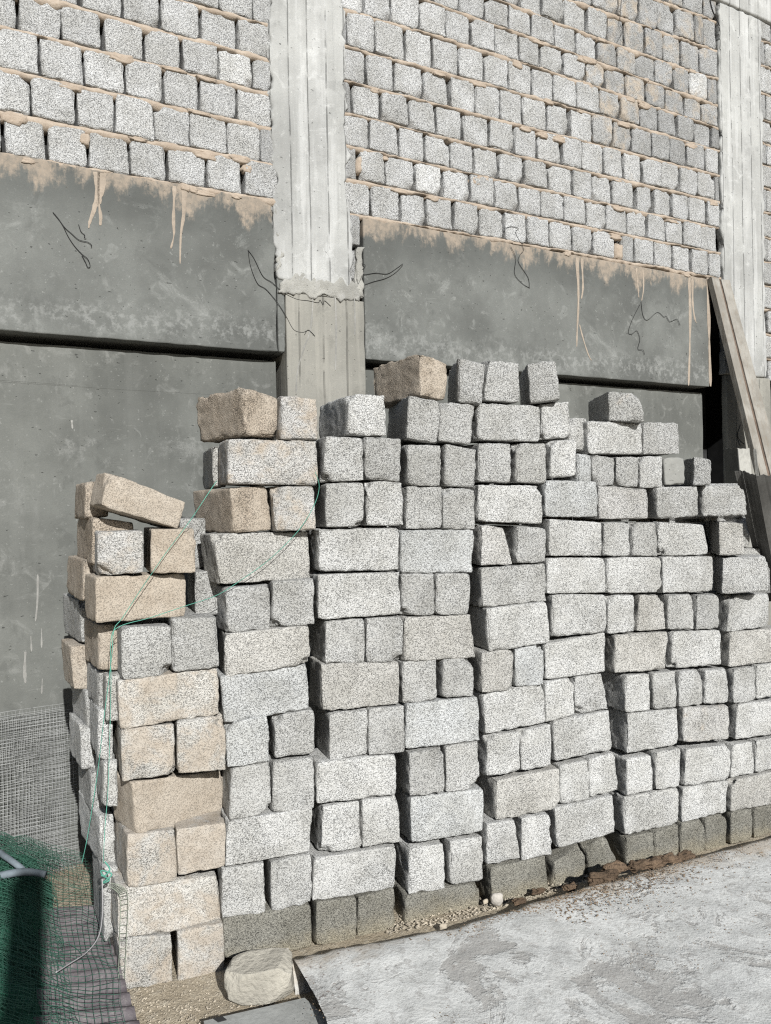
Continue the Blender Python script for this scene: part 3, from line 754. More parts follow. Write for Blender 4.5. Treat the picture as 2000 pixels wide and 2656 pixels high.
# course, s long side / h square end outward, colour, view the corners were measured in, top left, top right, bottom right, bottom left
BLOCKS = '''
12 h t A 1140 130 1375 190 1370 435 1160 425 bx=860 lab=tan_rough_block_turned_sideways_on_top_of_the_left_pile
12 h m A 1378 180 1600 200 1612 455 1375 450
11 s m A 1050 450 1600 460 1610 735 1050 725 bx=990
11 h e A 955 495 1045 490 1045 740 960 745 bx=895 p=-.21 lab=narrow_brownish_block_edge_standing_behind_the_left_pile_near_its_top
10 h t A 1065 755 1290 735 1325 1010 1090 1030 bx=845 tan=.6
10 h m A 1325 742 1585 745 1595 1010 1345 1018
9 s e A 965 1040 1545 1020 1560 1310 1000 1345 bx=890
8 h g E 80 165 335 150 335 405 90 425 bx=-60
8 h g E 352 132 590 115 590 375 345 400
10 s T N 600 95 1425 430 1345 715 505 465 bx=415 p=.0 lab=tan_block_lying_tilted_across_the_top_of_the_low_left_end
10 h t N 350 205 600 200 600 590 335 610 bx=225 p=-.20 lab=small_tan_block_behind_the_tilted_block_at_the_left_end
9 h t N 420 590 865 650 865 1150 410 1100 bx=255 p=-.12 tan=.45 lab=brown_pitted_block_end_just_under_the_tilted_tan_block
9 h m N 465 745 965 740 975 1190 470 1225 bx=400
9 h T N 1050 720 1530 720 1535 1190 1045 1195 bx=970
8 h t N 330 1050 600 1040 600 1490 310 1500 bx=145 p=-.22 lab=brown_crumbly_block_sticking_out_left_above_a_grey_one
8 s T N 450 1235 1425 1200 1425 1665 455 1735 bx=330
8 h g N 1520 1180 1800 1175 1800 1640 1525 1650 bx=1440 p=-.15 lab=grey_block_set_back_in_the_gap_between_the_two_left_piles
9 h g N 1360 610 1640 600 1640 1150 1365 1160 p=-.28 lab=grey_block_deep_behind_the_tilted_tan_block
7 h t O 640 125 960 110 960 760 650 765 bx=440 p=-.10 L=.3 lab=tan_block_standing_behind_the_grey_left_corner_block
7 h g O 375 -225 560 -225 560 375 400 370 bx=130 p=-.40 lab=grey_block_end_high_at_the_far_left_edge_of_the_stack
6 h t O 235 430 520 420 520 1050 290 1030 bx=125 p=-.38 L=.25 lab=tan_block_with_a_grooved_left_edge_at_the_far_left
6 h g O 640 790 860 780 860 1295 640 1300 bx=455 p=-.14 L=.3 lab=grey_block_end_in_the_shade_beside_the_blotchy_block
6 h e O 745 850 1000 840 1000 1490 750 1490 bx=660 p=-.05 L=.2 lab=narrow_tan_strip_of_a_block_behind_the_blotchy_block
5 h g O 450 1065 640 1055 640 1600 490 1605 bx=250 p=-.36 L=.3 lab=grey_leaning_block_end_above_the_wire_mesh
5 h l O 640 1330 840 1360 840 2050 640 2045 bx=500 p=-.10 L=.3 lab=pale_block_end_with_the_green_strings_crossing_it
4 h l O 390 1575 600 1620 600 2180 400 2190 bx=215 p=-.34 L=.3 lab=pale_grey_block_end_touching_the_edge_of_the_wire_mesh
3 h g P 430 290 640 280 640 850 430 865 bx=240 p=-.30 L=.3 lab=smooth_grey_block_end_below_the_pale_one_at_far_left
4 h l P 600 150 800 140 800 790 600 785 bx=495 p=-.08 L=.25 lab=pale_upright_block_end_behind_the_plain_tan_block
2 h l P 540 930 760 920 760 1640 590 1650 bx=250 p=-.20 L=.4 lab=pale_grey_block_low_at_the_far_left_above_the_netting
1 h g P 590 1660 820 1650 820 2700 620 2750 bx=450 p=-.16 L=.3 lab=shaded_grey_block_at_the_left_foot_of_the_stack
7 h g D 395 190 700 180 705 470 400 515 bx=310
7 h g D 705 135 980 125 998 430 710 462
6 s y D 370 520 985 435 1000 720 385 815 bx=345
5 h e D 390 820 715 785 730 1090 400 1135 bx=330 tan=.50
5 h e D 738 765 1030 735 1035 1060 742 1085 tan=.50
4 s T M 715 480 1245 410 1240 680 740 755 bx=605
3 h e M 690 765 945 740 960 1010 690 1050 bx=590 tan=.52
3 h m M 955 735 1220 700 1215 930 965 980 tan=.60
2 s y M 640 1055 1175 985 1200 1240 640 1320 bx=595
1 h e M 640 1325 925 1305 930 1570 665 1600 bx=575 tan=.42
1 h e M 962 1290 1205 1245 1215 1510 965 1555 tan=.50
7 s e E 78 435 560 385 570 600 78 680 bx=42
6 s b E 50 680 545 610 560 860 75 945
5 h b E 85 950 320 905 335 1170 90 1200
5 h g E 365 905 590 870 590 1120 365 1145
4 h g G 115 100 335 60 340 350 100 400
4 h g G 355 60 585 35 590 325 350 355
3 s l G 90 405 580 325 560 575 80 660
2 h g G 60 680 300 645 310 930 60 955
2 h g G 340 640 570 590 575 870 345 920
1 s d G 65 965 565 880 580 1130 75 1195
13 h t B 690 88 865 150 850 375 690 350 bx=400 lab=tan_broken_block_turned_cornerwise_on_the_very_top tan=.56
13 h g B 925 112 1095 150 1070 400 920 388 bx=862
13 h g B 1118 125 1305 145 1305 390 1085 375
13 h g B 1350 150 1525 130 1555 370 1370 395 bx=1305
12 h l B 250 340 470 345 485 595 245 590 bx=65
12 h g B 620 345 815 385 800 640 600 615 bx=490
12 h g B 820 385 1030 400 1005 650 805 625
12 s g B 1050 395 1430 410 1430 630 1045 620
12 h l B 1445 400 1610 385 1615 605 1440 618
12 h l C 215 232 340 240 347 475 215 462 p=-.04
11 h l B 105 600 340 610 345 870 95 880
11 h g B 348 600 575 615 570 880 352 862
11 h g B 615 650 820 655 815 905 615 900
11 h g B 848 645 1040 680 1030 915 842 905
11 h g B 1055 640 1250 645 1255 885 1050 880
11 h g B 1285 645 1470 640 1475 890 1285 882
11 h l C 90 398 270 385 265 650 78 668
10 h g B 110 890 345 885 345 1155 110 1160
10 h l B 362 880 585 880 590 1150 362 1150
10 h g B 610 905 822 910 827 1170 605 1170
10 h g B 834 910 1030 930 1030 1175 834 1170
10 s l B 1050 900 1440 905 1450 1140 1045 1122
9 s l E 617 -170 1080 -178 1082 65 617 70
9 s b T 85 160 485 155 475 390 85 395
9 h m T 525 130 645 145 695 345 525 352 tan=.30
9 h g T 720 135 880 150 880 335 716 340
8 s l E 612 92 1080 74 1090 320 612 350
8 h g E 1096 86 1285 80 1285 325 1097 325
8 h g E 1296 85 1490 85 1485 322 1292 322
8 s g T 525 365 875 342 880 545 530 580
7 h g E 660 362 880 347 880 593 656 600
7 h g E 895 347 1100 337 1100 590 893 594
7 s e E 1112 340 1490 322 1518 568 1112 590
7 s l T 555 590 880 552 905 770 570 820
6 s e E 632 607 1080 592 1080 835 637 875
6 h g E 1102 596 1290 582 1295 812 1102 830
6 h g E 1335 582 1505 570 1510 788 1332 800
6 h e T 530 828 698 812 700 1030 530 1045 tan=.28
6 h b T 710 810 865 782 865 1000 715 1012
5 h l E 680 892 895 870 895 1128 680 1165
5 h g E 907 867 1110 850 1110 1110 907 1130
5 s b E 1125 840 1535 797 1545 1045 1116 1095
4 s l G 608 62 1060 20 1060 245 605 300
4 h g G 1140 8 1335 -22 1340 230 1140 260
4 h l G 1352 -28 1535 -58 1545 210 1352 230
3 h l G 640 322 845 287 865 548 632 590
3 h l G 867 282 1075 262 1085 520 872 550
3 s b G 1147 267 1565 217 1565 460 1152 525
2 s l G 592 620 1060 547 1050 785 582 860
2 h l G 1140 562 1335 532 1345 790 1136 820
2 h l G 1376 520 1560 492 1565 740 1376 765
1 h d G 605 872 830 842 835 1090 600 1120
1 h d G 845 842 1050 792 1055 1050 840 1090
1 s d G 1120 832 1540 762 1540 950 1115 1055
5 s l F 112 632 445 562 450 778 127 840
5 h l F 451 562 600 540 605 740 452 775
5 h l F 608 537 750 517 785 705 611 740
4 h l F 140 852 305 832 315 1040 132 1070
4 h l F 317 830 475 792 485 1010 322 1040
4 s l F 490 772 790 717 810 925 502 988
3 s e H 185 262 525 197 525 410 182 475 tan=.26
3 h l H 530 182 680 152 690 368 531 385
3 h l H 686 147 825 112 840 310 692 350
2 h l H 135 497 285 477 310 680 132 720
2 h l H 322 467 470 442 485 660 322 690
2 s l H 500 412 810 342 825 540 516 625
1 s d H 155 737 450 672 465 870 160 950
1 h d H 500 702 655 612 668 830 492 872 lab=damp_block_with_a_broken_pale_corner_beside_the_mud_clods
1 h d H 672 622 770 562 850 740 692 790 lab=damp_block_with_sloping_broken_sides_just_above_the_mud_clods
13 h g C 495 40 715 62 765 262 500 250 bx=350 tan=.38 lab=single_grey_block_with_a_tan_right_half_alone_on_top_at_right
12 s l C 345 255 743 265 747 495 352 490
12 h g C 750 266 1000 270 1005 490 752 495
11 h b C 275 490 372 496 376 718 275 705
11 h g C 380 500 540 515 540 722 380 722
11 h g C 555 512 712 515 712 735 555 722
11 h l C 727 510 885 510 885 735 722 737
11 h S C 895 520 1045 520 1045 712 905 716 lab=smooth_grey_mortar_faced_block_in_the_upper_right_of_the_stack
11 h g C 1110 515 1245 530 1230 718 1102 718 bx=1052
10 s b C 45 682 415 692 422 945 40 945
10 s m C 425 717 778 747 782 960 430 960 tan=.34
10 s g C 845 732 1140 727 1145 945 852 957
10 s g C 1175 722 1470 717 1500 932 1182 942
9 s l C 72 962 445 986 450 1225 67 1226
9 h l C 466 987 650 987 650 1225 466 1226
9 h g C 672 987 845 987 850 1230 672 1228
9 s l C 862 982 1180 1002 1220 1217 857 1226
9 h e C 1290 982 1470 992 1470 1222 1292 1226 bx=1205 tan=.34
9 h g C 1190 948 1420 948 1425 1200 1190 1200 p=-.22 lab=grey_block_showing_only_its_top_behind_the_yellowish_block_at_right
9 h g C 1440 942 1510 947 1515 1165 1445 1165 p=-.2 lab=grey_block_in_the_shadow_of_the_steel_forms
8 s l C 62 1242 470 1242 480 1490 52 1500
8 s l C 491 1242 875 1237 885 1490 487 1496
8 s l C 887 1232 1250 1232 1250 1480 892 1496
8 s l C 1320 1242 1640 1232 1650 1480 1310 1502 bx=1255
8 h g S 475 1000 640 1005 640 1250 475 1250 p=-.2 lab=grey_block_end_peeping_out_behind_the_rightmost_block_below_the_steel
7 s l F 487 92 775 92 775 290 492 315
7 h l F 790 92 925 92 930 288 787 300
7 h e F 960 92 1090 96 1095 275 945 284 tan=.28
7 h g F 1115 92 1245 92 1250 274 1112 275
7 h g F 1270 92 1385 92 1385 270 1266 275
7 s g F 1450 96 1655 84 1652 258 1432 290
6 s l F 450 357 770 297 775 505 452 545
6 s e F 830 312 1110 292 1100 490 826 510
6 s l F 1140 292 1395 282 1400 465 1132 485
6 s e F 1450 292 1750 267 1750 440 1442 480
5 h l F 885 527 1010 520 1015 710 882 725
5 h g F 1030 517 1150 502 1160 695 1036 710
5 h l F 1175 502 1300 500 1295 680 1171 695
5 h l F 1315 502 1430 492 1435 670 1312 680
5 h g F 1470 492 1580 480 1585 660 1466 675
5 h l F 1591 472 1720 457 1720 630 1591 652
4 s l F 895 732 1160 707 1165 895 892 945
4 s m F 1195 702 1440 692 1440 868 1196 885 tan=.37
4 s l F 1490 682 1780 652 1780 830 1476 870
3 h l H 890 147 1025 125 1030 310 891 345
3 h l H 1050 112 1180 87 1175 290 1046 310
3 s l H 1210 92 1455 70 1440 250 1201 290
3 h l H 1465 70 1570 52 1575 220 1451 247
3 h l H 1590 47 1720 22 1720 190 1586 215
2 s l H 875 352 1170 302 1165 490 881 555
2 s l H 1195 302 1435 262 1430 430 1186 485
2 s e H 1460 262 1750 202 1750 370 1451 427
1 h d H 885 572 1030 542 1035 712 891 747
1 h d H 1041 540 1170 497 1170 682 1041 720
1 h d H 1185 492 1305 470 1310 652 1181 682
1 h d H 1316 467 1425 432 1430 620 1316 655
1 h d H 1455 432 1565 415 1570 572 1451 606
1 h d H 1580 412 1720 382 1720 522 1576 572
'''
COLR = {'g': ((.455, .453, .438), .22, 'grey'), 'l': ((.545, .543, .527), .23, 'pale grey'), 'b': ((.50, .508, .503), .16, 'bluish grey'),
        'e': ((.475, .462, .432), .25, 'beige grey'), 't': ((.41, .345, .275), .58, 'tan'), 'T': ((.46, .395, .31), .74, 'plain tan'),
        'm': ((.52, .51, .49), .49, 'grey and tan'), 'y': ((.58, .56, .52), .50, 'blotchy tan and white'),
        'd': ((.25, .24, .205), .22, 'damp dark grey'), 'S': ((.24, .24, .225), .1, 'smooth grey')}
_m, _c, _v = concrete_material('smooth_block', (.25, .25, .235), .14, 0, .003, light=(.36, .36, .34), patches=.3, rand=True); M_smooth = _m.m
ORD = ['zeroth', 'first', 'second', 'third', 'fourth', 'fifth', 'sixth', 'seventh', 'eighth', 'ninth', 'tenth', 'eleventh', 'twelfth', 'thirteenth', 'fourteenth', 'fifteenth',
       'sixteenth', 'seventeenth', 'eighteenth', 'nineteenth', 'twentieth', 'twenty-first', 'twenty-second', 'twenty-third']

def rotz(v, a):
    c, s = math.cos(a), math.sin(a)
    return np.array([c * v[0] - s * v[1], s * v[0] + c * v[1], v[2]])

parsed = []
for i, line in enumerate(BLOCKS.strip().splitlines()):
    w = line.split()
    x0, y0, sc = REG[w[3]]
    pts = [(x0 + float(w[4 + 2 * j]) * sc, y0 + float(w[5 + 2 * j]) * sc) for j in range(4)]
    opt = {}
    for t in w[12:]:
        k, v = t.split('=')
        opt[k] = v if k == 'lab' else float(v)
    if 'bx' in opt: opt['bx'] = x0 + opt['bx'] * sc
    parsed.append((int(w[0]), w[1], w[2], pts, opt, i))
order = {}
for cno in range(1, 14):
    row = sorted([q for q in parsed if q[0] == cno and 'lab' not in q[4]], key=lambda q: q[3][0][0])
    for k, q in enumerate(row): order[q[5]] = k + 1

def make_block(q):
    cno, kind, colr, pts, opt, i = q
    p = opt.get('p', random.uniform(-.007, .007))
    L = opt.get('L', .20 if kind == 's' else .40)
    A = [hit(x, y, SP + SN * p, SN) for x, y in pts]                      # on the front of the stack
    edge = (A[0] + A[3]) / 2
    yaw = random.uniform(-.012, .012)
    if 'bx' in opt:
        my = (pts[0][1] + pts[3][1]) / 2
        best = None
        for a in np.linspace(-.6, .6, 97):
            x = proj(edge + rotz(-SN, a) * L)[0]
            e = abs(x - opt['bx']) + 4 * abs(a)
            if best is None or e < best[0]: best = (e, a)
        yaw = best[1]
    n2 = rotz(SN, yaw)
    A = [hit(x, y, edge, n2) for x, y in pts]                             # turned about its left front edge
    gx = (A[1] - A[0]) / np.linalg.norm(A[1] - A[0]) * (.0022 if cno <= 7 else .0008)
    gz = np.array([0, 0, .0030 if cno <= 7 else .0012])
    A = [A[0] - gx + gz, A[1] + gx + gz, A[2] + gx - gz, A[3] - gx - gz]
    back = -n2 * L
    H = np.array([A[3], A[2], A[3] + back, A[2] + back, A[0], A[1], A[0] + back, A[1] + back])   # bottom fl fr bl br, top ...
    wd = (np.linalg.norm(A[1] - A[0]) + np.linalg.norm(A[2] - A[3])) / 2
    ht = (np.linalg.norm(A[0] - A[3]) + np.linalg.norm(A[1] - A[2])) / 2
    cs = .0105
    cells = (max(5, round(wd / cs)), max(5, round(min(L, .26) / cs)), max(5, round(ht / cs)))
    r = random.uniform(.0045, .0075)
    amp, chip = 1.0, 1.0
    if colr in 'T': amp, chip = .8, .8
    if 'rough' in opt.get('lab', '') or 'broken' in opt.get('lab', ''): amp, chip = 1.7, 2.0
    Q, F = rough_box((wd, L, ht), cells, r, 200 + i, amp, chip)
    if colr != 'S' and random.random() < .38:                             # a corner or rim knocked off
        cx, cz = random.choice((0, wd)), random.choice((0, ht, ht))
        d = np.sqrt((Q[:, 0] - cx) ** 2 + (Q[:, 2] - cz) ** 2 + (Q[:, 1] * .8) ** 2)
        k = np.clip(1 - d / random.uniform(.028, .055) + .35 * vnoise(Q / .018, i), 0, 1) * (d < .075)
        Q += (np.array([wd / 2, L / 2, ht / 2]) - Q) * (k * .22)[:, None]
    u, v, t = Q[:, 0:1] / wd, Q[:, 1:2] / L, Q[:, 2:3] / ht
    V = ((1 - u) * (1 - v) * (1 - t) * H[0] + u * (1 - v) * (1 - t) * H[1] + (1 - u) * v * (1 - t) * H[2] + u * v * (1 - t) * H[3]
         + (1 - u) * (1 - v) * t * H[4] + u * (1 - v) * t * H[5] + (1 - u) * v * t * H[6] + u * v * t * H[7])
    base, cov, word = COLR[colr]
    cov = opt.get('tan', cov)
    if cno <= 6 and 290 < pts[0][0] < 480 and pts[0][1] > 1700 and 'lab' not in opt: cov += .05
    mat = M_damp if colr == 'd' else (M_smooth if colr == 'S' else M_block)
    o = part('concrete_block', V, F, mat)
    f = random.uniform(.92, 1.06)
    o.color = (base[0] * f, base[1] * f, base[2] * f, cov + random.uniform(-.03, .03))
    o.pass_index = int(max(0, min(100, 95 - 8 * cno + random.uniform(-22, 22)))) if colr not in 'd' else 20
    if 'lab' in opt: lab = opt['lab'].replace('_', ' ')
    else: lab = '%s block, %s out, %s course up, %s from left' % (word, 'long side' if kind == 's' else 'square end', ORD[cno], ORD[order[i]])
    tag(o, lab, 'block', 'stacked concrete blocks')
    return o
stack = [make_block(q) for q in parsed]

# second row behind the long blocks, where the open joints would let the daylight through
for q in [q for q in parsed if q[1] == 's' and 8 <= q[0] <= 11 and q[3][0][0] > 800]:
    cno, kind, colr, pts, opt, i = q
    A = [hit(x, y, SP - SN * .215, SN) for x, y in pts]
    sx = (A[1] - A[0]) / np.linalg.norm(A[1] - A[0]) * .012
    up = np.array([0, 0, .012])
    A = [A[0] - sx + up, A[1] + sx + up, A[2] + sx - up, A[3] - sx - up]
    U, F = lattice(6, 4, 5)
    u, v, t = U[:, 0:1], U[:, 1:2], U[:, 2:3]
    V = (1 - u) * (1 - t) * A[3] + u * (1 - t) * A[2] + u * t * A[1] + (1 - u) * t * A[0] - SN * .18 * v
    V = V + .002 * np.stack([vnoise(V / .05, 3), vnoise(V / .05, 4), vnoise(V / .05, 5)], 1)
    o = part('concrete_block', V, F, M_block)
    o.color = (.45, .45, .44, .2)
    tag(o, 'rear row block hidden behind the %s block of the %s course up' % (ORD[order[i]], ORD[cno]), 'block', 'rear row of the stack')

# ================================================================ ground
def ground_material():
    M_ = Mat('dirt')
    v = M_.coords(False)
    a, b, f = M_.noise(v, 2.5, 6, .6), M_.noise(v, 22, 5, .65), M_.noise(v, 90, 4, .7)
    c = M_.mix(M_.ramp(a, .3, .7), (.38, .32, .235), (.50, .435, .335))
    c = M_.mix(M_.math('MULTIPLY', M_.ramp(b, .5, .7), .6), c, (.56, .51, .42))
    c = M_.mix(M_.math('MULTIPLY', M_.ramp(f, .55, .7), .5), c, (.20, .15, .10))
    M_.color(c)
    M_.bump(M_.math('ADD', M_.math('MULTIPLY', b, .7), M_.math('MULTIPLY', f, .4)), .03)
    return M_.m
M_dirt = ground_material()
def grid_mesh(x0, x1, y0, y1, nx, ny, hf):
    X, Y = np.meshgrid(np.linspace(x0, x1, nx + 1), np.linspace(y0, y1, ny + 1), indexing='ij')
    P = np.stack([X.ravel(), Y.ravel(), np.zeros(X.size)], 1)
    P[:, 2] = hf(P)
    F = []
    for i in range(nx):
        for j in range(ny):
            a = i * (ny + 1) + j
            F.append((a, a + ny + 1, a + ny + 2, a + 1))
    return P, F
# one sheet out to the horizon: fine near the stack, coarse beyond
def ground_h(P):
    near = np.clip(1 - np.hypot(P[:, 0], P[:, 1] - 3) / 6, 0, 1)
    return -.012 + near * (.010 * fbm(P / .35, 5, 3) + .006 * fbm(P / .06, 6, 2))
ax = np.concatenate([[-900, -200, -50, -15, -7], np.linspace(-4, 6.5, 240), [9, 16, 50, 200, 900]])
ay = np.concatenate([[-900, -200, -50, -12, -4], np.linspace(-2, 6, 190), [9, 16, 50, 200, 900]])
X, Y = np.meshgrid(ax, ay, indexing='ij')
GP = np.stack([X.ravel(), Y.ravel(), np.zeros(X.size)], 1)
GP[:, 2] = ground_h(GP)
GF = []
for i in range(len(ax) - 1):
    for j in range(len(ay) - 1):
        a = i * len(ay) + j
        GF.append((a, a + len(ay), a + len(ay) + 1, a + 1))
tag(link('ground', mesh_of('ground', GP, GF), M_dirt), kind='structure')

# ---- the concrete apron in front of the stack
SZ = .105
def apron_material():
    M_ = Mat('apron')
    v = M_.coords(False)
    a = M_.noise(v, 2.2, 7, .65, .8)
    b = M_.noise(v, 7, 6, .7, .6)
    f = M_.noise(v, 70, 4, .7)
    c = M_.mix(M_.ramp(b, .35, .65), (.50, .502, .485), (.65, .653, .635))
    bare = M_.ramp(M_.math('ADD', M_.math('MULTIPLY', a, .7), M_.math('MULTIPLY', b, .3)), .535, .585)
    c = M_.mix(M_.math('MULTIPLY', bare, .68), c, M_.mix(f, (.26, .247, .23), (.40, .385, .36)))
    crk = M_.noise(v, 19, 6, .75, .7)
    c = M_.mix(M_.math('MULTIPLY', M_.ramp(crk, .54, .60), .5), c, (.31, .30, .285))
    tc = M_.n('ShaderNodeTexCoord')
    sp = M_.n('ShaderNodeSeparateXYZ'); M_.l(tc.outputs['Object'], sp.inputs[0])
    # dirt along the far rim: y' = distance from the rim line
    rim = M_.math('SUBTRACT', sp.outputs[1], M_.math('MULTIPLY', sp.outputs[0], .40))
    dirt = M_.ramp(M_.math('ADD', rim, M_.math('MULTIPLY', M_.noise(v, 5, 6, .7), .55)), .12, .30)
    c = M_.mix(M_.math('MULTIPLY', dirt, .62), c, M_.mix(f, (.33, .25, .17), (.50, .43, .335)))
    speck = M_.ramp(M_.noise(v, 46, 2, .5), .64, .68)
    near = M_.ramp(M_.math('ADD', sp.outputs[0], M_.math('MULTIPLY', M_.noise(v, 3, 3), .5)), .15, .75, 1, 0)
    c = M_.mix(M_.math('MULTIPLY', speck, M_.math('ADD', M_.math('MULTIPLY', near, .75), .18)), c, (.12, .065, .045))
    c = M_.mix(M_.math('MULTIPLY', M_.ramp(f, .52, .7), .3), c, (.22, .215, .205))
    M_.color(c)
    M_.bump(M_.math('ADD', M_.math('MULTIPLY', M_.math('SUBTRACT', 1.0, bare), .35), M_.math('ADD', M_.math('MULTIPLY', b, .55), M_.math('MULTIPLY', f, .45))), .010)
    return M_.m
M_apron = apron_material()
rim_px = [(757, 2480), (830, 2466), (915, 2448), (1000, 2433), (1100, 2414), (1200, 2394), (1300, 2364), (1400, 2332), (1500, 2302), (1600, 2274), (1700, 2246), (1800, 2219), (1900, 2193), (2010, 2164), (2200, 2112), (2600, 2010)]
rim = [gpt(x, y, SZ) for x, y in rim_px]
rim = smooth_path(rim, 8)
left = [gpt(x, y, SZ) for x, y in [(757, 2480), (790, 2530), (820, 2580), (850, 2630), (880, 2680), (930, 2760)]]
left = smooth_path(left, 6)
V, F = [], []
nr, nd = len(rim), 120
Ys = np.concatenate([np.linspace(0, 2.0, 90), np.linspace(2.05, 4.5, 31)])
corner = rim[0]
dirx = (left[-1] - left[0]); dirx = dirx / np.linalg.norm(dirx)       # towards the camera along the left side
lens = [0.0]
for i, p in enumerate(rim):
    jag = .010 * fbm(np.array([[i * .35, 1.7, 0]]), 8, 3)[0]
    base = p + np.array([0, 1, 0]) * jag
    wl = math.exp(-i / 6.0)
    dr = dirx * wl + np.array([0.15, -1.0, 0]) * (1 - wl); dr = dr / np.linalg.norm(dr)
    for y in Ys: V.append(base + dr * y)
V = np.array(V)
q = V.copy(); q[:, 2] = 0
edge_d = np.tile(Ys, nr)
V[:, 2] = SZ + (.010 * fbm(q / .5, 12, 3) + .0035 * fbm(q / .07, 13, 2)) * np.clip(edge_d / .2 + .25, 0, 1) - .012 * np.exp(-edge_d / .02)
ny = len(Ys)
for i in range(nr - 1):
    for j in range(ny - 1):
        a = i * ny + j
        F.append((a, a + 1, a + ny + 1, a + ny))
V = list(V)
nb = len(V)                                                            # skirt down to the ground along rim and left side
for i in range(nr): V.append(V[i * ny] + np.array([.03, -.10, -.16]))
for i in range(nr - 1): F.append((i * ny, (i + 1) * ny, nb + i + 1, nb + i))
nb2 = len(V)
for j in range(ny): V.append(V[j] + np.array([.14, 0, -.16]))
for j in range(ny - 1): F.append((j + 1, j, nb2 + j, nb2 + j + 1))
ap = part('concrete_apron', V, F, M_apron, origin=np.array([rim[0][0], rim[0][1], SZ]))
tag(ap, kind='structure')

# ---- rubble, clods and stones at the foot
M_clod = simple('mud_clod', (.155, .108, .072), .95, .03, 60, .35)
M_peb = simple('pebble', (.47, .41, .325), .95, .006, 60, .25)
M_cream = simple('cream_stone', (.41, .385, .33), .95, .012, 40, .2)
M_lime = simple('pale_stone', (.47, .435, .39), .9, .006, 40, .15)
def blob(center, size, seed, mat, name, yaw=0.0, rough=.25, sub=3, square=.55, facets=0):
    bm = bmesh.new()
    bmesh.ops.create_icosphere(bm, subdivisions=sub, radius=1)
    P = np.array([v.co[:] for v in bm.verts])
    F = [[v.index for v in f.verts] for f in bm.faces]
    bm.free()
    P = np.sign(P) * np.abs(P) ** square
    P = P / np.abs(P).max(axis=0)
    P *= (1 + rough * fbm(P * 1.4 + seed, seed, 3))[:, None]
    if facets:                                                # broken faces
        r2 = np.random.default_rng(seed)
        for _ in range(facets):
            n_ = r2.normal(size=3); n_ /= np.linalg.norm(n_)
            dd = P @ n_
            lim = dd.max() * r2.uniform(.80, .93)
            P -= np.outer(np.clip(dd - lim, 0, None), n_)
    P *= np.array(size) / 2
    c, s = math.cos(yaw), math.sin(yaw)
    P = np.stack([c * P[:, 0] - s * P[:, 1], s * P[:, 0] + c * P[:, 1], P[:, 2]], 1)
    P[:, 2] -= P[:, 2].min()
    return part(name, P + np.array(center), F, mat)
c = gpt(668, 2600, 0)
st_ = blob(c + np.array([0, .05, -.01]), (.262, .15, .155), 4, M_cream, 'cream_stone', .12, .06, 5, .34, 16)
tag(st_, 'cream squared stone block lying in front of the stack by the apron corner', 'stone')
for k, (x, y, s) in enumerate([(1290, 2350, .05), (1150, 2412, .035), (738, 2478, .03), (1262, 2345, .03)]):
    P = gpt(x, y, 0.02)
    b = blob(P + np.array([0, .02, -.01]), (s * 1.1, s * .7, s * (1.2 if k == 0 else .8)), 20 + k, M_lime if k in (0, 2) else M_peb, 'loose_stone', .3 * k, .25, 3, .8, 9)
    tag(b, ['largest white stone chip leaning against the damp bottom block', 'round beige pebble on the dirt strip under a damp block', 'small white chip in the shadow near the apron corner', 'small stone chip just left of the white stone'][k], 'stone', 'loose stones at the foot of the stack')
clods = [(1565, 2290, .11, .055), (1600, 2268, .12, .06), (1650, 2262, .10, .05), (1690, 2250, .09, .045), (1730, 2238, .10, .045), (1770, 2228, .09, .04), (1545, 2300, .05, .035), (1800, 2300, .05, .03), (1400, 2318, .05, .03), (1350, 2345, .05, .03), (1480, 2310, .06, .035)]
names_ = ['reddish clod just left of the biggest mud clod', 'biggest reddish brown mud clod below the broken damp block', 'third mud clod from the left on the apron rim', 'fourth mud clod from the left along the rim', 'fifth mud clod from the left along the rim', 'rightmost mud clod in the row on the rim', 'small dark clod at the left end of the mud row', 'lone brown clod out on the apron at right', 'brown clod under the plain damp long block', 'brown clod right of the white stone chip', 'brown clod left of the mud row in the gap']
for k, (x, y, w, h) in enumerate(clods):
    P = gpt(x, y, SZ * .8 if k < 8 else .03)
    b = blob(P + np.array([0, .015, -.012]), (w * 1.25, w * .6, h * .85), 50 + k, M_clod, 'mud_clod', .35, .6, 4, .9)
    tag(b, names_[k], 'clod', 'mud clods by the apron rim')
# gravel and crumbs, too many to count
def scatter(name, spots, mat, label):
    V, F = [], []
    for (P, s) in spots:
        n0 = len(V)
        a = random.random() * 6
        pts = [(1, 0, 0), (-.5, .8, 0), (-.6, -.7, 0), (0, 0, .75), (0, 0, -.3)]
        for q in pts:
            t = np.array(q) * s * np.array([random.uniform(.6, 1.2), random.uniform(.6, 1.2), random.uniform(.5, 1.1)])
            V.append(P + rotz(t, a))
        for f in ((0, 1, 3), (1, 2, 3), (2, 0, 3), (1, 0, 4), (2, 1, 4), (0, 2, 4)): F.append(tuple(n0 + k for k in f))
    o = part(name, V, F, mat, smooth=False)
    tag(o, label, 'gravel', kind='stuff')
sp_ = []
for _ in range(1100):
    x = random.uniform(330, 760); y = random.uniform(2520, 2680)
    sp_.append((gpt(x, y, -.002), .0022 + .006 * random.random() ** 3))
for _ in range(800):
    x = random.uniform(1000, 1560); yy = np.interp(x, [1000, 1200, 1400, 1560], [2425, 2385, 2325, 2280]) - abs(random.gauss(0, 22))
    sp_.append((gpt(x, yy, .008), .003 + .008 * random.random() ** 2))
scatter('gravel', sp_, M_peb, 'loose gravel and crumbs on the dirt at the foot of the stack')
sp_ = []
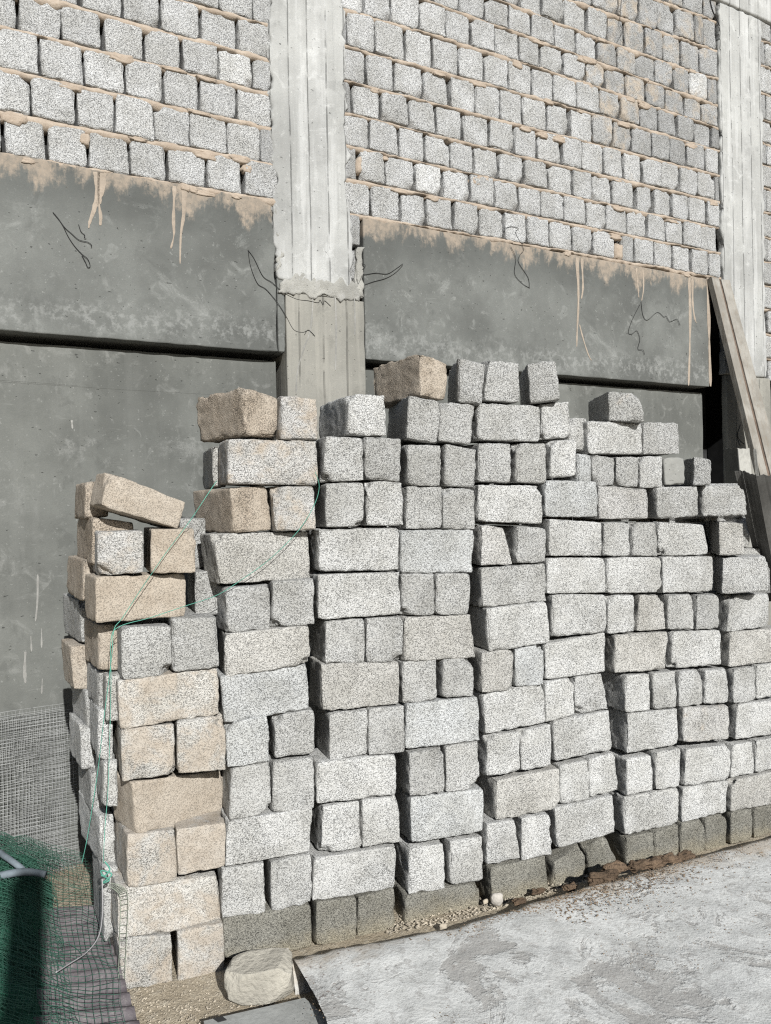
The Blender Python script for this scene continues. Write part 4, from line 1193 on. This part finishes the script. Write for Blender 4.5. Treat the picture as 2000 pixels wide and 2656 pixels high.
for _ in range(1700):
    x = random.gauss(1560, 190); yy = np.interp(x, rim_x := [p[0] for p in rim_px], [p[1] for p in rim_px]) + abs(random.gauss(0, 36)) + 6
    if x < 1010 or x > 2100: continue
    sp_.append((gpt(x, yy, SZ + .002), random.uniform(.002, .008)))
for _ in range(900):
    x = random.uniform(780, 2050); yy = np.interp(x, rim_x, [p[1] for p in rim_px]) + random.uniform(5, 300)
    sp_.append((gpt(x, yy, SZ + .001), random.uniform(.0015, .005)))
M_crumb = simple('dirt_crumb', (.20, .15, .105), .95, .006, 60, .4)
scatter('dirt_crumbs', sp_, M_crumb, 'brown dirt crumbs scattered over the concrete apron')

# ---- flat board on the ground in the foreground
M_board = simple('grey_board', (.33, .335, .32), .85, .003, 40, .12)
cs_ = [gpt(x, y, .045) for x, y in [(528, 2648), (790, 2588), (905, 2690), (560, 2770)]]
V = []
for zz in (0, -.035):
    for p in cs_: V.append(p + np.array([0, 0, zz]))
fb = empty('flat_board', cs_[0] * .5 + cs_[2] * .5 - np.array([0, 0, .045]))
part('panel', V, [(0, 1, 2, 3)[::-1], (4, 5, 6, 7), (0, 1, 5, 4), (1, 2, 6, 5), (2, 3, 7, 6), (3, 0, 4, 7)], M_board, fb, smooth=False)
hp = [gpt(x, y, .048) for x, y in [(553, 2641), (577, 2636), (588, 2644), (566, 2650)]]
part('slot', hp + [p - np.array([0, 0, .02]) for p in hp], [(0, 1, 2, 3)[::-1], (0, 1, 5, 4), (1, 2, 6, 5), (2, 3, 7, 6), (3, 0, 4, 7)], M_dark, fb, smooth=False)  # dark plate on the board, its colour standing for shade inside a slot
tag(fb, 'flat grey board lying on the dirt in front of the cream stone', 'board')

# ================================================================ right side: leaning timber and steel forms
def wood_material():
    M_ = Mat('weathered_wood')
    v = M_.coords(True)
    a = M_.noise(v, 5, 5, .65)
    g = M_.noise(M_.stretch(v, (60, 60, 5)), 1.0, 4, .65, .6)
    c = M_.mix(M_.ramp(a, .35, .68), (.23, .215, .19), (.34, .325, .295))
    c = M_.mix(M_.math('MULTIPLY', M_.ramp(g, .5, .72), .6), c, (.22, .175, .13))
    M_.color(c); M_.bump(g, .004)
    return M_.m
M_wood = wood_material()
M_web = simple('brown_wood', (.155, .115, .09), .9, .004, 60, .3)
def plank_px(name, tl, tr, br, bl, o_top, o_bot, thick, mat, parent, drop=0.0):
    """board between two heights: its top stands o_top off the wall, its bottom o_bot"""
    T = [hit(*tl, WP + WN * o_top, WN), hit(*tr, WP + WN * o_top, WN)]
    B = [hit(*bl, WP + WN * o_bot, WN), hit(*br, WP + WN * o_bot, WN)]
    ext = 0.0
    k = (B[0][2] - drop) / max(1e-6, (T[0][2] - B[0][2]))
    B = [b + (b - t) * k * (1 if drop is not None else 0) for b, t in zip(B, T)]
    ax_ = (T[1] - T[0]); dn = (B[0] - T[0]); nn = np.cross(dn, ax_); nn /= np.linalg.norm(nn)
    if np.dot(nn, WN) < 0: nn = -nn
    V = [T[0], T[1], B[1], B[0]]
    V = V + [p - nn * thick for p in V]
    F = [(0, 3, 2, 1), (4, 5, 6, 7), (0, 1, 5, 4), (1, 2, 6, 5), (2, 3, 7, 6), (3, 0, 4, 7)]
    o = part(name, V, F, mat, parent, smooth=False)
    bv = o.modifiers.new('edge', 'BEVEL'); bv.width = .003; bv.segments = 2
    return o
tim = empty('leaning_timber', gpt(2120, 2060, 0))
plank_px('board', (1846, 718), (1865, 722), (1994, 1240), (1974, 1236), .05, .33, .05, M_wood, tim)
plank_px('batten', (1862, 726), (1876, 726), (2008, 1240), (1990, 1240), .038, .318, .03, M_web, tim)
plank_px('board', (1871, 724), (1893, 726), (2034, 1240), (2002, 1240), .05, .33, .05, M_wood, tim)
tag(tim, 'long weathered grooved timber leaning against the right column', 'timber')

M_steel = simple('dark_steel', (.085, .083, .078), .6, .002, 30, .35)
M_steel_lit = simple('lit_steel', (.34, .335, .31), .75, .003, 30, .25)  # paler copy of the steel: sunlight on the front faces put into the colour
def fold(name, prof_top, prof_bot, zt, zb, mats, thing):
    """bent sheet: profile points (x px at top, x px at bottom, distance off the wall) joined by faces"""
    tops = [hit(x, y, WP + WN * o, WN) for x, y, o in prof_top]
    bots = [hit(x, y, WP + WN * o, WN) for x, y, o in prof_bot]
    for i in range(len(tops) - 1):
        n = np.cross(tops[i + 1] - tops[i], bots[i] - tops[i]); n /= np.linalg.norm(n)
        V = [tops[i], tops[i + 1], bots[i + 1], bots[i]]
        m = 7
        VV, FF = [], []
        for j in range(m + 1):                        # slightly torn upper edge
            u = j / m
            t = tops[i] * (1 - u) + tops[i + 1] * u
            b = bots[i] * (1 - u) + bots[i + 1] * u
            t = t + np.array([0, 0, .006 * random.uniform(-1, 1)])
            VV += [t, b, t + n * .004, b + n * .004]
        for j in range(m):
            a = j * 4
            FF += [(a, a + 1, a + 5, a + 4), (a + 2, a + 6, a + 7, a + 3), (a, a + 4, a + 6, a + 2)]
        FF += [(0, 2, 3, 1), (m * 4, m * 4 + 1, m * 4 + 3, m * 4 + 2)]
        part('web' if i % 2 == 0 else 'flange', VV, FF, mats[i], thing, smooth=False)
f1 = empty('steel_form', gpt(1930, 2000, 0))
fold('f', [(1877, 1164, .42), (1913, 1163, .62), (1944, 1163, .62)], [(1898, 1420, .42), (1935, 1420, .62), (1966, 1420, .62)], 0, 0, [M_steel, M_steel_lit], f1)
fold('f', [(1954, 1166, .60), (1962, 1163, .62)], [(1976, 1420, .60), (1984, 1420, .62)], 0, 0, [M_steel_lit], f1)
tag(f1, 'grey steel form channel standing upright with a black slot beside the timber', 'form panel')
f2 = empty('steel_form', gpt(2010, 2050, 0))
fold('f', [(1906, 1222, 1.56), (1926, 1222, 1.58), (1961, 1233, 1.66), (2010, 1232, 1.68)], [(1985, 1560, 1.24), (1995, 1560, 1.26), (2022, 1560, 1.34), (2080, 1560, 1.36)], 0, 0, [M_steel, M_steel, M_steel], f2)
tag(f2, 'dark steel form sheet with a torn top edge leaning at the right end', 'form panel')

# ================================================================ wires on the building
M_wire = simple('black_wire', (.02, .02, .02), .6)
def wire(pts, r, label, o=.0035, mid=.006):
    P = []
    n = len(pts)
    for i, (x, y) in enumerate(pts):
        oo = .004 if i == 0 else o + mid * (i / (n - 1)) * random.uniform(.6, 1.2)
        P.append(hit(x, y, WP + WN * oo, WN))
    V, F = tube(smooth_path(P, 5), r, 6)
    tag(part('tie_wire', V, F, M_wire), label, 'wire', 'tie wires hanging from the wall')
wire([(137, 550), (150, 565), (168, 590), (185, 605), (205, 622), (228, 628), (238, 636), (236, 640)], .0017, 'upper of two black wires hanging at the left beam')
wire([(138, 552), (160, 580), (178, 615), (195, 640), (214, 660), (228, 672), (234, 690), (228, 693), (222, 680), (212, 660)], .0017, 'lower black wire with a looped end at the left beam')
wire([(204, 582), (210, 600), (220, 610), (218, 616), (224, 618)], .0016, 'short black wire stub over the left beam loops')
wire([(643, 648), (660, 672), (682, 716), (705, 732), (735, 758), (770, 776), (800, 780), (825, 785), (830, 778), (838, 790), (842, 780), (858, 794)], .0017, 'upper black wire crossing the foot of the middle column')
wire([(644, 650), (650, 690), (668, 735), (690, 750), (720, 785), (742, 820), (762, 855), (785, 862), (795, 858), (790, 868), (798, 856), (808, 862), (817, 872)], .0017, 'lower black wire hanging down over the lower middle column')
wire([(1045, 684), (1030, 695), (1005, 710), (975, 708), (945, 712), (935, 705), (948, 690), (940, 684), (932, 686)], .0017, 'upper black wire looping left from the right beam')
wire([(1045, 688), (1025, 708), (1000, 722), (970, 730), (945, 738), (930, 738), (935, 725), (940, 712)], .0017, 'lower black wire looping left from the right beam')
wire([(1373, 748), (1370, 720), (1345, 680), (1350, 660), (1358, 645), (1338, 605), (1345, 592), (1325, 588), (1310, 592)], .0017, 'black wire rising over the blocks from the right beam')
wire([(1374, 747), (1355, 735), (1335, 710), (1338, 670), (1325, 640)], .0016, 'black wire bowing left of the rising wire on the right beam')
wire([(1663, 782), (1668, 818), (1680, 830), (1705, 810), (1722, 822), (1728, 820), (1738, 834), (1756, 828), (1764, 844)], .0017, 'black wire wandering right under the right beam stain')
wire([(1660, 790), (1640, 830), (1630, 862), (1640, 866), (1652, 858), (1660, 880), (1655, 905), (1668, 908), (1672, 920)], .0017, 'black wire dangling down below the right beam stain')
wire([(1842, 0), (1850, 30), (1872, 78), (1884, 122), (1905, 142), (1928, 172), (1954, 195)], .004, 'thick black wire lying across the right column top')
wire([(1612, 0), (1610, 30), (1608, 60), (1615, 80), (1603, 105)], .0017, 'thin wire hanging over the tan mortar patch on the wall')
wire([(1931, 1060), (1922, 1090), (1913, 1125), (1917, 1140), (1930, 1152)], .004, 'black wire curling below the leaning timber')
wire([(1931, 1062), (1921, 1100), (1912, 1130), (1920, 1158)], .004, 'second black wire beside the curl below the timber')

# ================================================================ wire mesh panel against the wall at left
M_mesh = simple('galvanised_wire', (.42, .425, .42), .6, None, 60, .2)
def mesh_pts(s, z, lay):
    s, z = np.broadcast_arrays(np.asarray(s, float), np.asarray(z, float))
    L_ = np.full(s.shape, float(lay))
    o = .03 + .022 * lay + .05 * (1 - z / 1.1) + .012 * vnoise(np.stack([s * 3, z * 3, L_ * 9], 1), 4) + RD
    s2 = s + .010 * vnoise(np.stack([s * 5, z * 4, L_ * 5], 1), 5)
    z2 = z + .010 * vnoise(np.stack([s * 4, z * 5, L_ * 7], 1), 6) + lay * .007
    return WP + np.outer(s2, WD) + np.outer(o, WN) + np.outer(z2, [0, 0, 1.0])
s_r, z_t = wsz(184, 1850, 0.0)
strands = []
for lay in range(2):
    sr, zt = s_r - .05 * lay, z_t + .03 * lay
    s_ = sr
    while s_ > sr - 1.25:
        strands.append(mesh_pts(s_ + random.gauss(0, .0015), zt * np.linspace(0, 1, 14), lay))
        s_ -= .0175
    z_ = zt
    u = np.linspace(0, 1, 16)
    while z_ > 0:
        strands.append(mesh_pts(sr - 1.25 + 1.27 * u, z_ + .02 * (u - .5) + random.gauss(0, .002), lay))
        z_ -= .0175 * random.uniform(.7, 1.25)
V, F = tubes(strands, .00125)
tag(part('wire_mesh', V, F, M_mesh), 'fine grey wire mesh sheets propped against the wall at lower left', 'wire mesh')

# ================================================================ bottom left: corrugated sheet, netting, pipe, strings
def sheet_material():
    M_ = Mat('purple_sheet')
    v = M_.coords(False)
    a = M_.noise(v, 7, 5, .65); f = M_.noise(v, 60, 3, .6)
    c = M_.mix(M_.ramp(a, .35, .65), (.10, .086, .094), (.165, .148, .154))
    c = M_.mix(M_.math('MULTIPLY', M_.ramp(f, .5, .75), .5), c, (.26, .245, .225))
    M_.color(c); M_.b.inputs['Roughness'].default_value = .75; M_.bump(f, .004)
    return M_.m
q0, q1, q2, q3 = gpt(-260, 2420, .06), gpt(256, 2372, .06), gpt(372, 2700, .05), gpt(-420, 2800, .05)
V, F = [], []
nu, nv = 26, 140
for i in range(nu + 1):
    for j in range(nv + 1):
        u, w = i / nu, j / nv
        p = (q0 * (1 - u) + q1 * u) * (1 - w) + (q3 * (1 - u) + q2 * u) * w
        wv = .011 * math.sin(w * 2 * math.pi * 11) + .008 * vnoise(np.array([[u * 5, w * 6, 3.0]]), 8)[0]
        V.append(p + np.array([0, 0, wv + .02 + .03 * (1 - w)]))
for i in range(nu):
    for j in range(nv):
        a = i * (nv + 1) + j
        F.append((a, a + 1, a + nv + 2, a + nv + 1))
o = part('corrugated_sheet', V, F, sheet_material())
so = o.modifiers.new('thick', 'SOLIDIFY'); so.thickness = .002
tag(o, 'purplish corrugated sheet lying under the green netting at lower left', 'sheet')

def green_material():
    M_ = Mat('green_net')
    v = M_.coords(False)
    n_ = M_.noise(v, 6, 3)
    M_.color(M_.mix(n_, (.028, .098, .066), (.075, .175, .13)))
    M_.b.inputs['Roughness'].default_value = .5
    return M_.m
M_net = green_material()
M_bundle = simple('green_bundle', (.02, .10, .062), .8, .012, 70, .6)
def mound(u, w):
    """ground plan: u 0..1 left to right, w 0..1 back to front; height of the heap"""
    u, w = np.asarray(u)[:, None], np.asarray(w)[:, None]
    p = (gpt(-330, 2300, .0) * (1 - u) + gpt(250, 2290, .0) * u) * (1 - w) + (gpt(-560, 2800, .0) * (1 - u) + gpt(335, 2800, .0) * u) * w
    h = .09 + .17 * np.exp(-((u - .48) / .36) ** 2 - ((w - .14) / .36) ** 2) + .11 * np.exp(-((u - .50) / .24) ** 2 - ((w - .75) / .5) ** 2)
    return p, h[:, 0]
def uvgrid(nu, nv):
    I, J = np.meshgrid(np.arange(nu + 1), np.arange(nv + 1), indexing='ij')
    return I.ravel().astype(float), J.ravel().astype(float)
def heap(name, uv, dz, nu, nv, mat, seed, amp):
    u0, u1, w0, w1 = uv
    I, J = uvgrid(nu, nv)
    u, w = u0 + (u1 - u0) * I / nu, w0 + (w1 - w0) * J / nv
    p, h = mound(u, w)
    e = np.clip(np.minimum(np.minimum(I, nu - I) / 4, np.minimum(J, nv - J) / 4), 0, 1)
    p[:, 2] += np.maximum(.02, (h + dz) * e + amp * fbm(np.stack([u * 16, w * 22, I * 0 + seed], 1), seed, 3))
    F = []
    for i in range(nu):
        for j in range(nv):
            a = i * (nv + 1) + j
            F.append((a, a + 1, a + nv + 2, a + nv + 1))
    return part(name, p, F, mat)
hb = heap('net_bundle', (.05, .80, .02, .98), -.03, 46, 60, M_bundle, 5, .022)
tag(hb, 'dark green bundle of folded netting heaped at the lower left corner', 'netting')
def net(name, uv, dz, nu, nv, seed, r, label, skew=0.0, mat=None):
    u0, u1, w0, w1 = uv
    I, J = uvgrid(nu, nv)
    u = u0 + (u1 - u0) * I / nu + skew * (J / nv - .5)
    w = w0 + (w1 - w0) * J / nv + skew * .6 * (I / nu - .5)
    q = np.stack([I * .16, J * .16, I * 0 + seed], 1)
    u += .012 * vnoise(q, seed); w += .012 * vnoise(q + 4.4, seed)
    p, h = mound(u, w)
    p[:, 2] += h + dz + (.018 if nu < 50 else .032) * fbm(np.stack([u * 10, w * 13, I * 0 + seed], 1), seed + 3, 3)
    G = p.reshape(nu + 1, nv + 1, 3)
    loose = []                                             # torn and pulled strands
    for _ in range(26):
        i0, j0 = random.randint(3, nu - 8), random.randint(3, nv - 8)
        a_, b_ = G[i0, j0], G[i0 + random.randint(-3, 7), j0 + random.randint(-3, 7)]
        t = np.linspace(0, 1, 9)[:, None]
        loose.append(a_ + (b_ - a_) * t + np.array([random.gauss(0, .05), random.gauss(0, .05), random.uniform(.02, .06)]) * np.sin(t * np.pi))
    V0, F0 = tubes([G[i] for i in range(nu + 1)] + [G[:, j] for j in range(nv + 1)] + loose, r)
    tag(part(name, V0, F0, mat or M_net), label, 'netting', 'green plastic netting')
net('green_net', (.0, 1.0, .0, 1.0), .035, 46, 50, 2, .0011, 'wide loose sheet of green square netting spread over the purple sheet')
net('green_net', (.0, .82, .02, .98), .02, 58, 70, 6, .0009, 'crumpled green netting layer lying left over the dark bundle', .10)
net('green_net', (.02, .78, .05, .98), .028, 60, 74, 9, .0009, 'second crumpled green netting layer on the left heap', -.12)
# strip of net standing up against the corner of the stack
a0 = [hit(x, y, SP + SN * .03, SN) for x, y in [(285, 2290), (318, 2300), (332, 2330), (328, 2440), (322, 2560)]]
a1 = [hit(x, y, SP + SN * .02, SN) for x, y in [(282, 2300), (300, 2310), (312, 2335), (310, 2440), (306, 2560)]]
a0, a1 = smooth_path(a0, 6), smooth_path(a1, 6)
V0, F0 = tubes([a0, a1] + [[p, q] for p, q in zip(a0, a1)], .0012)
tag(part('net_edge', V0, F0, simple('pale_net', (.30, .34, .27), .6)), 'narrow strip of netting edge against the bottom left corner of the stack', 'netting')

M_pipe = simple('pale_blue_plastic', (.15, .178, .20), .7, .006, 25, .35)
def zpath(pts): return smooth_path([gpt(x, y, z) for x, y, z in pts], 6)
V, F = tube(zpath([(-90, 2290, .26), (-20, 2276, .28), (40, 2264, .29), (80, 2262, .28), (118, 2268, .27)]), [.017] * 19 + [.015] * 6, 10)
tag(part('plastic_pipe', V, F, M_pipe), 'pale blue plastic pipe lying along the top of the netting heap', 'pipe')
V, F = tube(zpath([(-60, 2170, .36), (0, 2212, .34), (40, 2240, .32), (60, 2256, .29)]), .0135, 10)
tag(part('plastic_pipe', V, F, M_pipe), 'pale blue pipe stub slanting up to the left frame edge', 'pipe')

M_string = simple('green_string', (.10, .33, .255), .6)
M_twine = simple('grey_cord', (.33, .325, .33), .8)
def string(pts, r, label, mat=M_string):
    P = [hit(x, y, SP + SN * p, SN) for x, y, p in pts]
    V, F = tube(smooth_path(P, 6), r, 5)
    tag(part('string', V, F, mat), label, 'string', 'strings on the stack')
string([(563, 1246, -.02), (540, 1280, .03), (490, 1355, .03), (430, 1435, .03), (365, 1530, .03), (318, 1602, .03), (296, 1632, .04), (291, 1690, .05), (283, 1760, .05), (270, 1860, .04), (255, 1990, .03), (240, 2090, .02), (225, 2180, .02), (212, 2240, .02)], .0014, 'green string slanting from the left pile and hanging down its left end')
string([(818, 1225, .02), (828, 1262, .02), (815, 1310, .03), (775, 1375, .03), (700, 1450, .03), (620, 1508, .03), (560, 1545, .02), (480, 1572, .03), (390, 1602, .03), (310, 1625, .04), (288, 1660, .05), (288, 1770, .05), (285, 1900, .04), (280, 2050, .04), (272, 2150, .04), (268, 2240, .03)], .0014, 'green string sagging across the left piles and hanging down')
string([(265, 2280, .05), (266, 2330, .06), (265, 2380, .07), (255, 2430, .10), (225, 2470, .16), (180, 2500, .25), (145, 2522, .33)], .0025, 'grey cord hanging from the netting knot at the stack corner', M_twine)
string([(272, 2235, .03), (285, 2255, .05), (270, 2272, .05), (262, 2258, .04), (290, 2268, .05), (266, 2290, .05), (284, 2282, .04), (262, 2270, .05)], .003, 'green knot of netting string beside the stack corner')

# ================================================================ timber prop out of view; its shadow falls on the netting
hz = np.array([math.sin(SUN_AZ), -math.cos(SUN_AZ), math.tan(SUN_EL)])
foot_sh, top_sh = gpt(128, 2600, .10), gpt(70, 2272, .30)
t_ = (top_sh[1] + .9) / -hz[1]
ptop = top_sh + hz * t_
pf = np.array([ptop[0] + .05, ptop[1] + .02, .10])
prop = empty('timber_prop', pf)
def beam4(a, b, w, name):
    d_ = (b - a) / np.linalg.norm(b - a)
    x_ = np.cross(d_, [0, 1.0, 0]); x_ /= np.linalg.norm(x_); y_ = np.cross(d_, x_)
    V = [p + x_ * sx * w / 2 + y_ * sy * w / 2 for p in (a, b) for sx, sy in ((-1, -1), (1, -1), (1, 1), (-1, 1))]
    part(name, V, [(0, 1, 2, 3), (7, 6, 5, 4), (0, 4, 5, 1), (1, 5, 6, 2), (2, 6, 7, 3), (3, 7, 4, 0)], M_wood, prop, smooth=False)
beam4(pf, ptop, .105, 'post')
beam4(ptop * .78 + pf * .22, ptop * .55 + pf * .45 + np.array([-.60, -.05, .0]), .15, 'brace')
tag(prop, 'timber prop with a side brace out of view that shades the netting', 'prop')
print('bricks', brick_count, 'blocks', len(stack))
